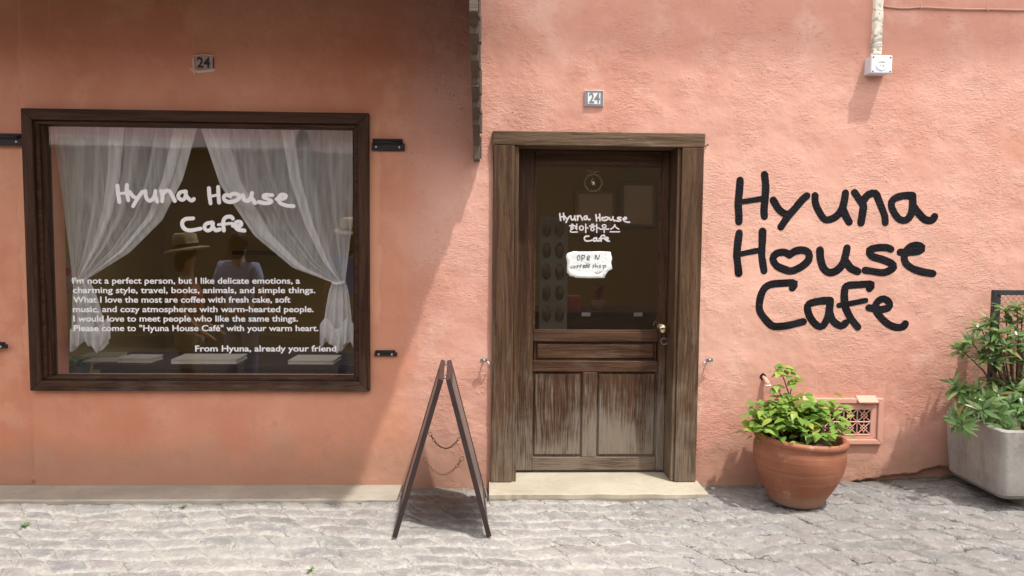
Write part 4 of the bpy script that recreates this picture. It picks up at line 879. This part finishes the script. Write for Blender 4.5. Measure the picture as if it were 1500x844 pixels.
# ------------------------------------------------------------------ behind the glass
def plerp(P_, t):
    ls = [(Vector(b)-Vector(a)).length for a, b in zip(P_, P_[1:])]; tot = sum(ls); d = t*tot
    for k, l in enumerate(ls):
        if d <= l or k == len(ls)-1: return Vector(P_[k]).lerp(Vector(P_[k+1]), min(1, d/l))
        d -= l
def curtain(A, B, tie, tail, label, folds, seed):
    yc = .16; mb = MB(); nu, nv, nb = 150, 46, 22; r_ = random.Random(seed)
    t = empty('curtain', at(*tie, yc), label, 'curtain', 'white sheer curtains in the shop window')
    ph = [r_.uniform(0, 6.28) for _ in range(4)]
    V = []
    for j in range(nv+1):
        v = j/nv; a = plerp(A, v); b = plerp(B, v); wide = abs(b.x-a.x)*.004
        for i in range(nu+1):
            u = i/nu; uu = u+.035*math.sin(5*u+ph[3]); fold = math.sin(2*math.pi*folds*uu+ph[0])+.5*math.sin(2*math.pi*folds*1.63*uu+ph[1]+v*.8)+.3*math.sin(2*math.pi*folds*.41*uu+ph[2])+.28*math.sin(2*math.pi*folds*3.3*uu+ph[0]*2+1.5*v)
            amp = .020*(.55+.45*(1-v))*min(1, .35+wide*1.5); du = .012*math.cos(2*math.pi*folds*uu+ph[0])*(1-.3*v)
            p = a.lerp(b, min(1, max(0, u+du))); q = at(p.x, p.y+10*math.sin(math.pi*u)*v*(1-v), yc+amp*fold)
            V.append(q)
    w = nu+1; mb.add(V, [(j*w+i, j*w+i+1, (j+1)*w+i+1, (j+1)*w+i) for j in range(nv) for i in range(nu)])
    mb.build('drape', M['sheer'], t, smooth=True)
    mb = MB(); V = []; (l0, r0_), (l1, r1_), yb = tail                    # the gathered tail below the tie
    for j in range(nb+1):
        v = j/nb; k = v**.55; a = l0+(l1-l0)*k; b = r0_+(r1_-r0_)*k; yb_ = tie[1]+(yb-tie[1])*v
        for i in range(nu+1):
            u = i/nu; fold = math.sin(2*math.pi*3.5*u+ph[1]+v*1.2)+.6*math.sin(2*math.pi*6.3*u+ph[2]+2*v)
            sc = 7*math.sin(2*math.pi*1.4*u+ph[0])*v*v
            V.append(at(a+(b-a)*u, yb_+sc, yc+.02*fold*(.3+.7*v)))
    mb.add(V, [(j*w+i, j*w+i+1, (j+1)*w+i+1, (j+1)*w+i) for j in range(nb) for i in range(nu)])
    mb.build('tail', M['sheer2'], t, smooth=True)
    mb = MB(); V = []                                                      # ruffled hem
    for j in range(7):
        v = j/6
        for i in range(nu+1):
            u = i/nu; V.append(at(l1+(r1_-l1)*(u*1.06-.03), yb-34+32*v+8*math.sin(2*math.pi*1.6*u+ph[0])+3.5*math.sin(2*math.pi*4.3*u+ph[2])*v, yc-.03+.030*math.sin(2*math.pi*5*u+ph[3]+v)*v))
    mb.add(V, [(j*w+i, j*w+i+1, (j+1)*w+i+1, (j+1)*w+i) for j in range(6) for i in range(nu)])
    mb.build('ruffle', M['sheer2'], t, smooth=True)
    e = 1 if B[-1][0] > A[-1][0] and B[0][0]-A[0][0] > 0 and label.count('left') else 0
    for (ua, ub) in ((((.84, 1.0), (.40, .50)) if e else ((0, .16), (.52, .60)))):   # doubled hems show whiter
        mb = MB(); V = []; nh = 16
        for j in range(nv+1):
            v = j/nv; a = plerp(A, v); b = plerp(B, v)
            for i in range(nh+1):
                u = ua+(ub-ua)*i/nh; uu = u+.035*math.sin(5*u+ph[3]); fold = math.sin(2*math.pi*folds*uu+ph[0])+.5*math.sin(2*math.pi*folds*1.63*uu+ph[1]+v*.8)+.3*math.sin(2*math.pi*folds*.41*uu+ph[2])+.28*math.sin(2*math.pi*folds*3.3*uu+ph[0]*2+1.5*v)
                amp = .020*(.55+.45*(1-v))*min(1, .35+abs(b.x-a.x)*.006); p = a.lerp(b, u); V.append(at(p.x, p.y+10*math.sin(math.pi*u)*v*(1-v), yc+amp*fold-.008))
        mb.add(V, [(j*(nh+1)+i, j*(nh+1)+i+1, (j+1)*(nh+1)+i+1, (j+1)*(nh+1)+i) for j in range(nv) for i in range(nh)])
        mb.build('hem_band', M['sheer2'], t, smooth=True)
    c = at(*tie, yc); MB().torus(c, .034, .009, (1, 0, 0), (0, .8, .12), 20, 8).build('tieback', M['white_vinyl'], t, smooth=True)
curtain([(74, 176), (92, 300), (106, 408)], [(292, 176), (268, 262), (238, 322), (190, 370), (126, 410)], (116, 410), ((108, 126), (104, 160), 508), 'white sheer curtain tied back to the left side of the window', 4, 3)
curtain([(290, 176), (322, 270), (372, 345), (430, 393), (487, 414)], [(520, 176), (516, 330), (506, 412)], (496, 414), ((488, 506), (470, 518), 508), 'white sheer curtain tied back to the right side of the window', 4.6, 9)
rod = MB().tube([(-2.7, .18, 2.2), (-.6, .18, 2.2)], .008, 8).build('curtain_rod', M['iron'], smooth=True); rehome(rod, (-1.65, .18, 2.2)); tag(rod, 'thin rod carrying the sheer curtains inside the window head', 'curtain rod')

def furniture(name, label, cat, x0, x1, y0, y1, zt, th=.035, apron=.1, leg=.06, mat='darkwood'):
    t = empty(name, ((x0+x1)/2, (y0+y1)/2, .02), label, cat)
    MB().box(x0, x1, y0, y1, zt-th, zt).build('tabletop', M[mat], t, .004)
    MB().box(x0+.04, x1-.04, y0+.03, y1-.03, zt-th-apron, zt-th-.001).build('apron', M[mat], t, .003)
    for xx in (x0+.03, x1-.03-leg):
        for yy in (y0+.025, y1-.025-leg): MB().box(xx, xx+leg, yy, yy+leg, .021, zt-th-apron-.001 if False else zt-th-.001).build('leg', M[mat], t, .003)
    return t
furniture('side_table', 'dark wooden side table inside the shop window with books on it', 'table', -2.55, -.72, .50, 1.05, .645)
def book(px, yy, w, d, h, zt, rot, cov, label):
    x = at(px, 515, yy).x; t = empty('book', (x, yy, zt), label, 'book', 'books on the table in the window')
    t.rotation_euler = (0, 0, rot)
    c = MB(); c.box(-w/2, w/2, -d/2, d/2, 0, .004); c.box(-w/2, w/2, -d/2, d/2, h-.004, h); c.box(-w/2, -w/2+.004, -d/2, d/2, .0045, h-.0045)
    def bl(mb, n, m):
        me = bpy.data.meshes.new(n); me.from_pydata(mb.v, [], mb.f); me.materials.append(m); o = bpy.data.objects.new(n, me); C.objects.link(o); o.parent = t
    bl(c, 'cover', M[cov]); q_ = MB().box(-w/2+.005, w/2-.005, -d/2+.005, d/2-.005, .0045, h-.0045); bl(q_, 'pages', M['page'])
book(152, .66, .24, .18, .04, .646, .1, 'bookcloth', 'olive covered book at the left end of the window table')
book(206, .64, .22, .17, .03, .646, -.08, 'page', 'pale open book second from the left on the window table')
book(308, .64, .42, .24, .03, .646, .02, 'page', 'wide pale album in the middle of the window table')
book(462, .64, .30, .24, .025, .646, -.03, 'page', 'pale booklet at the right end of the window table')
# picture card on the left and pot plant below it
a, b = at(86, 428, .40), at(108, 384, .40)
t = empty('picture_card', ((a.x+b.x)/2, .4, a.z), 'small printed card with red rosette hanging inside the window, left edge', 'picture')
MB().box(a.x, b.x, .40, .404, a.z, b.z).build('card', M['poster'], t); MB().ball(((a.x+b.x)/2, .399, a.z+(b.z-a.z)*.68), .03, .004, .026).build('rosette', M['red'], t, smooth=True)
c = at(112, 548, .34); t = empty('small_pot_plant', (c.x, .36, .4), 'small green plant in a dark pot at the lower left inside the window', 'plant')
MB().lathe([(0, 0), (.05, 0), (.07, .13), (.062, .13), (0, .12)], (c.x, .36, c.z-.07), 20).build('pot', M['iron'], t, smooth=True)
fol = MB()
for k in range(26): an = rn.uniform(0, 6.28); fol.leaf((c.x, .36, c.z+.06), (math.cos(an), math.sin(an), rn.uniform(.1, 1.2)), (0, 0, 1), .09, .035, .3, .2)
fol.build('foliage', M['shrub'], t, smooth=True)
MB().box(c.x-.15, c.x+.15, .28, .46, .36, c.z-.0705).build('stand', M['darkwood'], t, .003)
# shelf on the back wall, dark
sh = MB().box(-2.5, -.6, 3.0, 3.299, 1.30, 1.335).build('wall_shelf', M['darkwood']); rehome(sh, (-1.5, 3.15, 1.3)); tag(sh, 'long dark shelf on the back wall seen through the shop window', 'shelf')
# seen through the door
def box_thing(name, mat, x0, x1, y0, y1, z0, z1, label, cat, group=None, bev=.004):
    o = MB().box(x0, x1, y0, y1, z0, z1).build(name, M[mat], None, bev); rehome(o, ((x0+x1)/2, (y0+y1)/2, z0)); return tag(o, label, cat, group)
cy = 1.3; ca, cb = at(772, 456, cy), at(962, 456, cy)
ct_ = empty('counter', ((ca.x+cb.x)/2, cy+.25, .02), 'dark serving counter low behind the door glass', 'counter')
MB().box(ca.x, cb.x+.1, cy, cy+.5, .021, ca.z-.03).build('body', M['darkwood'], ct_, .004); MB().box(ca.x-.02, cb.x+.12, cy-.02, cy+.52, ca.z-.0295, ca.z).build('top', M['darkwood'], ct_, .004)
for px in (822, 858, 934):
    q_ = at(px, 460, cy-.004); MB().box(q_.x-.034, q_.x+.034, cy-.024, cy-.0205, q_.z-.016, q_.z+.012).build('label_plate', M['white_ledge'], ct_)
q_ = at(840, 447, 1.45); box_thing('red_tin', 'red', q_.x-.05, q_.x+.05, 1.4, 1.5, ca.z+.001, ca.z+.11, 'small red tin on the counter behind the door glass', 'tin')
q_ = at(877, 452, 1.45); t = empty('table_plant', (q_.x, 1.45, ca.z+.001), 'red leaved plant in a clay pot on the counter behind the door', 'plant')
MB().lathe([(0, 0), (.045, 0), (.06, .07), (.052, .07), (0, .06)], (q_.x, 1.45, ca.z+.001), 20).build('pot', M['terracotta'], t, smooth=True)
fol = MB()
for k in range(30): an = rn.uniform(0, 6.28); fol.leaf((q_.x, 1.45, ca.z+.07+.08*rn.random()), (math.cos(an), math.sin(an), rn.uniform(.3, 1.6)), (0, 0, 1), .085, .03, .3, .2)
fol.build('foliage', M['red'], t, smooth=True)
ra, rb = at(790, 470, 1.0), at(829, 318, 1.0)
rk = empty('display_board', ((ra.x+rb.x)/2, 1.0, ra.z), 'pale display board hung with pairs of slippers behind the door glass', 'display board')
MB().box(ra.x, rb.x+.02, 1.02, 1.04, ra.z-.1, rb.z).build('board', M['whitewood'], rk, .003)
proto = None
for j in range(5):
    for i in range(2):
        c = at(801+i*19, 336+j*31, 1.0)
        if proto is None:
            proto = empty('slipper', c); MB().ball((c.x, c.y, c.z), .030, .014, .055, 16, 10).build('sole', M['shoe'], proto, smooth=True)
            MB().ball((c.x, c.y-.008, c.z+.016), .027, .016, .030, 14, 8).build('upper', M['rope'], proto, smooth=True); o = proto
        else: o = copy_tree(proto)
        o.location = c; tag(o, '%s slipper in the %s row of the display board' % (('left', 'right')[i], ('top', 'second', 'middle', 'fourth', 'bottom')[j]), 'slipper', 'slippers on the display board')
# ornament hanging on the door glass
o_ = at(869, 268, .21); t = empty('door_ornament', o_, 'round rope ornament with bow and bell hanging at the top of the door glass', 'ornament')
MB().torus(o_, .052, .006, (1, 0, 0), (0, 0, 1), 28, 8).build('hoop', M['rope'], t, smooth=True)
bw = MB(); bw.tube([o_+Vector((-.05, 0, .085)), o_+Vector((0, -.008, .06)), o_+Vector((.05, 0, .088))], [.009, .006, .009], 8); bw.tube([o_+Vector((0, 0, .06)), o_+Vector((0, 0, .15))], .0025, 6); bw.build('bow', M['rope'], t, smooth=True)
MB().lathe([(0, .03), (.008, .026), (.012, .005), (.018, -.012), (0, -.010)], o_+Vector((0, 0, -.004)), 16).build('bell', M['brass'], t, smooth=True)
for k, (px, py, w_, h_, m_, l) in enumerate(((872, 312, .42, .46, 'ceiling', 'pale framed print above the counter, left of the pair'), (935, 300, .36, .46, 'page', 'pale framed print above the counter, right of the pair'))):
    c = at(px, py, 3.25); t = empty('framed_print', (c.x, 3.25, c.z), l, 'picture', 'framed prints on the back wall')
    MB().ring(c.x-w_/2, c.x+w_/2, c.z-h_/2, c.z+h_/2, c.x-w_/2+.03, c.x+w_/2-.03, c.z-h_/2+.03, c.z+h_/2-.03, 3.25, 3.285).build('frame', M['khaki'], t, .003)
    MB().box(c.x-w_/2+.028, c.x+w_/2-.028, 3.27, 3.276, c.z-h_/2+.028, c.z+h_/2-.028).build('print', M[m_], t)

# ------------------------------------------------------------------ the other side of the street (seen in the glass)
OY = -6.7
ob = empty('opposite_building', (0, OY, 0), 'ochre and mauve house across the street, mirrored in the window', 'building')
def mirror(px, py): v = at(px, py, -OY); return v.x, v.z       # a point on the facing wall as the pane shows it
lxr, lzr = mirror(441, 222); _, lz2 = mirror(441, 208)
MB().box(-40, 40, OY-.4, OY, -.1, lzr).build('wall', M['ochre'], ob)
MB().box(-40, 40, OY-.4, OY-.01, lzr+.001, 4.0).build('upper_wall', M['mauve'], ob)
MB().box(-9, lxr, OY+.001, OY+.30, lzr, lz2).build('ledge', M['white_ledge'], ob, .01)
sx0, sz0 = mirror(190, 700); sx1, sz1 = mirror(420, 300)
mb = MB(); 
for k in range(34): z0 = .1+k*.065; mb.box(sx0, sx1, OY+.002, OY+.012, z0, z0+.062)
mb.build('roller_shutter', M['shutter'], ob, .008)
lx_, lz_ = mirror(454, 245)
lamp = empty('wall_lantern', (lx_, OY, lz_), 'dark iron wall lantern with scrolled bracket on the house opposite', 'lantern')
mb = MB().tube([(lx_, OY, lz_-.15), (lx_, OY+.5, lz_-.1)], .03, 8)
for s_ in (-1, 1): mb.tube([(lx_+s_*.1, OY+.45, lz_+.15), (lx_+s_*.32, OY+.45, lz_-.05), (lx_+s_*.3, OY+.45, lz_-.3), (lx_+s_*.1, OY+.45, lz_-.38)], .022, 8)
mb.build('bracket', M['iron'], lamp, smooth=True)
MB().lathe([(0, .5), (.06, .45), (.14, .2), (.55, .12), (.5, .09), (.18, .06), (.16, -.1), (.1, -.2), (.14, -.35), (.06, -.5), (0, -.52)], (lx_, OY+.45, lz_), 18).build('lamp_head', M['iron'], lamp)

# ------------------------------------------------------------------ passers-by whose reflections show in the window
def skin_mesh(name, joints, edges, mat, parent, sub=2):
    me = bpy.data.meshes.new(name); off = wloc(parent); me.from_pydata([Vector(j[0])-off for j in joints], edges, [])
    o = bpy.data.objects.new(name, me); C.objects.link(o)
    md = o.modifiers.new('skin', 'SKIN'); md.use_smooth_shade = True
    for k, j in enumerate(joints):
        sv = me.skin_vertices[0].data[k]; sv.radius = (j[1], j[2] if len(j) > 2 else j[1]); sv.use_root = (k == 0)
    s2 = o.modifiers.new('sub', 'SUBSURF'); s2.levels = sub; s2.render_levels = sub
    dg = bpy.context.evaluated_depsgraph_get(); nm = bpy.data.meshes.new_from_object(o.evaluated_get(dg)); bpy.data.objects.remove(o)
    nm.materials.clear(); nm.materials.append(mat); nm.name = name
    for p in nm.polygons: p.use_smooth = True
    q_ = bpy.data.objects.new(name, nm); C.objects.link(q_); q_.parent = parent; return q_
def person(x, y, H, face, label, top, legs, hat, sleeveless=False, bend=0):
    """face: heading in degrees, 0 = looking along -y (away from the café)"""
    t = empty('person', (x, y, 0), label, 'person', 'passers-by mirrored in the shop window')
    s = H/1.70; Rm = Matrix.Rotation(R(face), 4, 'Z')
    def w(a, b, c): v = Rm @ Vector((a*s, b*s, c*s)); return (v.x+x, v.y+y, v.z)
    J = []; E = []
    def add(p_, r_, par=None, r2=None):
        J.append((w(*p_), r_*s, (r2 or r_)*s)); k = len(J)-1
        if par is not None: E.append((par, k))
        return k
    pel = add((0, 0, .93), .125); wa = add((0, -.01, 1.08), .115, pel); ch = add((0, 0, 1.27), .135, wa); nk0 = add((0, .01, 1.42), .065, ch); nk = add((0, 0, 1.49), .048, nk0); hd0 = add((0, -.02, 1.58), .078, nk); hd = add((0, -.015, 1.655), .068, hd0)
    nose = None
    for sg in (-1, 1):
        hip = add((sg*.09, 0, .86), .09, pel); kn_ = add((sg*.10, -.02, .48), .058, hip); an = add((sg*.10, .02, .09), .038, kn_); toe = add((sg*.11, -.15, .035), .034, an)
        sh_ = add((sg*.17, .01, 1.38), .055, ch); el = add((sg*.24, .02, 1.10), .040, sh_); wr = add((sg*.23, -.14, .92), .027, el); pm = add((sg*.225, -.20, .885), .026, wr)
        for k, (dx, L_) in enumerate(((-.024, .062), (-.008, .072), (.008, .068), (.024, .052))):
            f0 = add((sg*.225+dx, -.245, .868), .010, pm); add((sg*.225+dx, -.245-L_*.6, .868-L_*.6), .007, f0)
        th_ = add((sg*.225-sg*.04, -.21, .875), .010, pm); add((sg*.225-sg*.055, -.245, .86), .008, th_)
    skin_mesh('body', J, E, M['skin'], t)
    hd_ = Vector(w(0, -.02, 1.60))
    fc = MB()
    for sg in (-1, 1): fc.ball(Vector(w(sg*.032, -.098, 1.605)), .011*s, .011*s, .008*s, 8, 6)
    fc.build('eye', M['hair'], t, smooth=True)
    MB().tube([w(0, -.09, 1.61), w(0, -.115, 1.575), w(0, -.09, 1.568)], [.008*s, .014*s, .01*s], 8).build('nose', M['skin'], t, smooth=True)
    MB().tube([w(-.028, -.088, 1.535), w(0, -.098, 1.533), w(.028, -.088, 1.535)], [.004*s, .008*s, .004*s], 8).build('mouth', M['orange_cloth'], t, smooth=True)
    hr = MB().ball(Vector(w(0, .012, 1.63)), .094*s, .094*s, .10*s); hr.ball(Vector(w(0, .05, 1.55)), .08*s, .055*s, .10*s); hr.build('hair', M['hair'], t, smooth=True)
    J = []; E = []
    pel = add((0, 0, .93), .145); wa = add((0, -.01, 1.08), .138, pel); ch = add((0, 0, 1.27), .155, wa); nk0 = add((0, .01, 1.405), .08, ch)
    if not sleeveless:
        for sg in (-1, 1): sh_ = add((sg*.175, .01, 1.37), .075, ch); el = add((sg*.235, .02, 1.16), .060, sh_)
    skin_mesh('shirt', J, E, M[top], t)
    J = []; E = []
    pel = add((0, 0, .95), .135)
    for sg in (-1, 1): hip = add((sg*.095, 0, .84), .105, pel); kn_ = add((sg*.10, -.02, .48), .075, hip); add((sg*.10, .02, .11), .062, kn_)
    skin_mesh('trousers', J, E, M[legs], t)
    for sg in (-1, 1): MB().ball(Vector(w(sg*.11, -.07, .04)), .05*s, .05*s, .038*s).build('shoe', M['khaki'], t, smooth=True)
    if hat:
        hc = Vector(w(0, 0, 1.675)); hb = MB().lathe([(.088, .0), (.158, -.014), (.170, -.004), (.160, .002), (.094, .014), (.092, .07), (.082, .118), (.06, .130), (.03, .118), (0, .112)], hc, 36, Vector(Rm @ Vector((0, .16, 1))), .08)
        h_ = hb.build('hat', M['straw'], t, smooth=True)
        MB().lathe([(.0965, .014), (.0955, .042)], hc, 36, Vector(Rm @ Vector((0, .16, 1))), .08).build('hat_band', M['band'], h_, smooth=True)
    return t
person(-2.33, -1.42, 1.40, 80, 'person in a straw hat and rust sleeveless top mirrored in the shop window', 'orange_cloth', 'khaki', True, True)
person(-2.17, -2.15, 1.50, 10, 'person in a pale blue shirt and jeans mirrored in the shop window', 'blue_cloth', 'jeans', False)
person(-1.37, -3.0, 1.56, -20, 'person in a deep blue shirt mirrored at the right window edge', 'deep_blue', 'jeans', True)
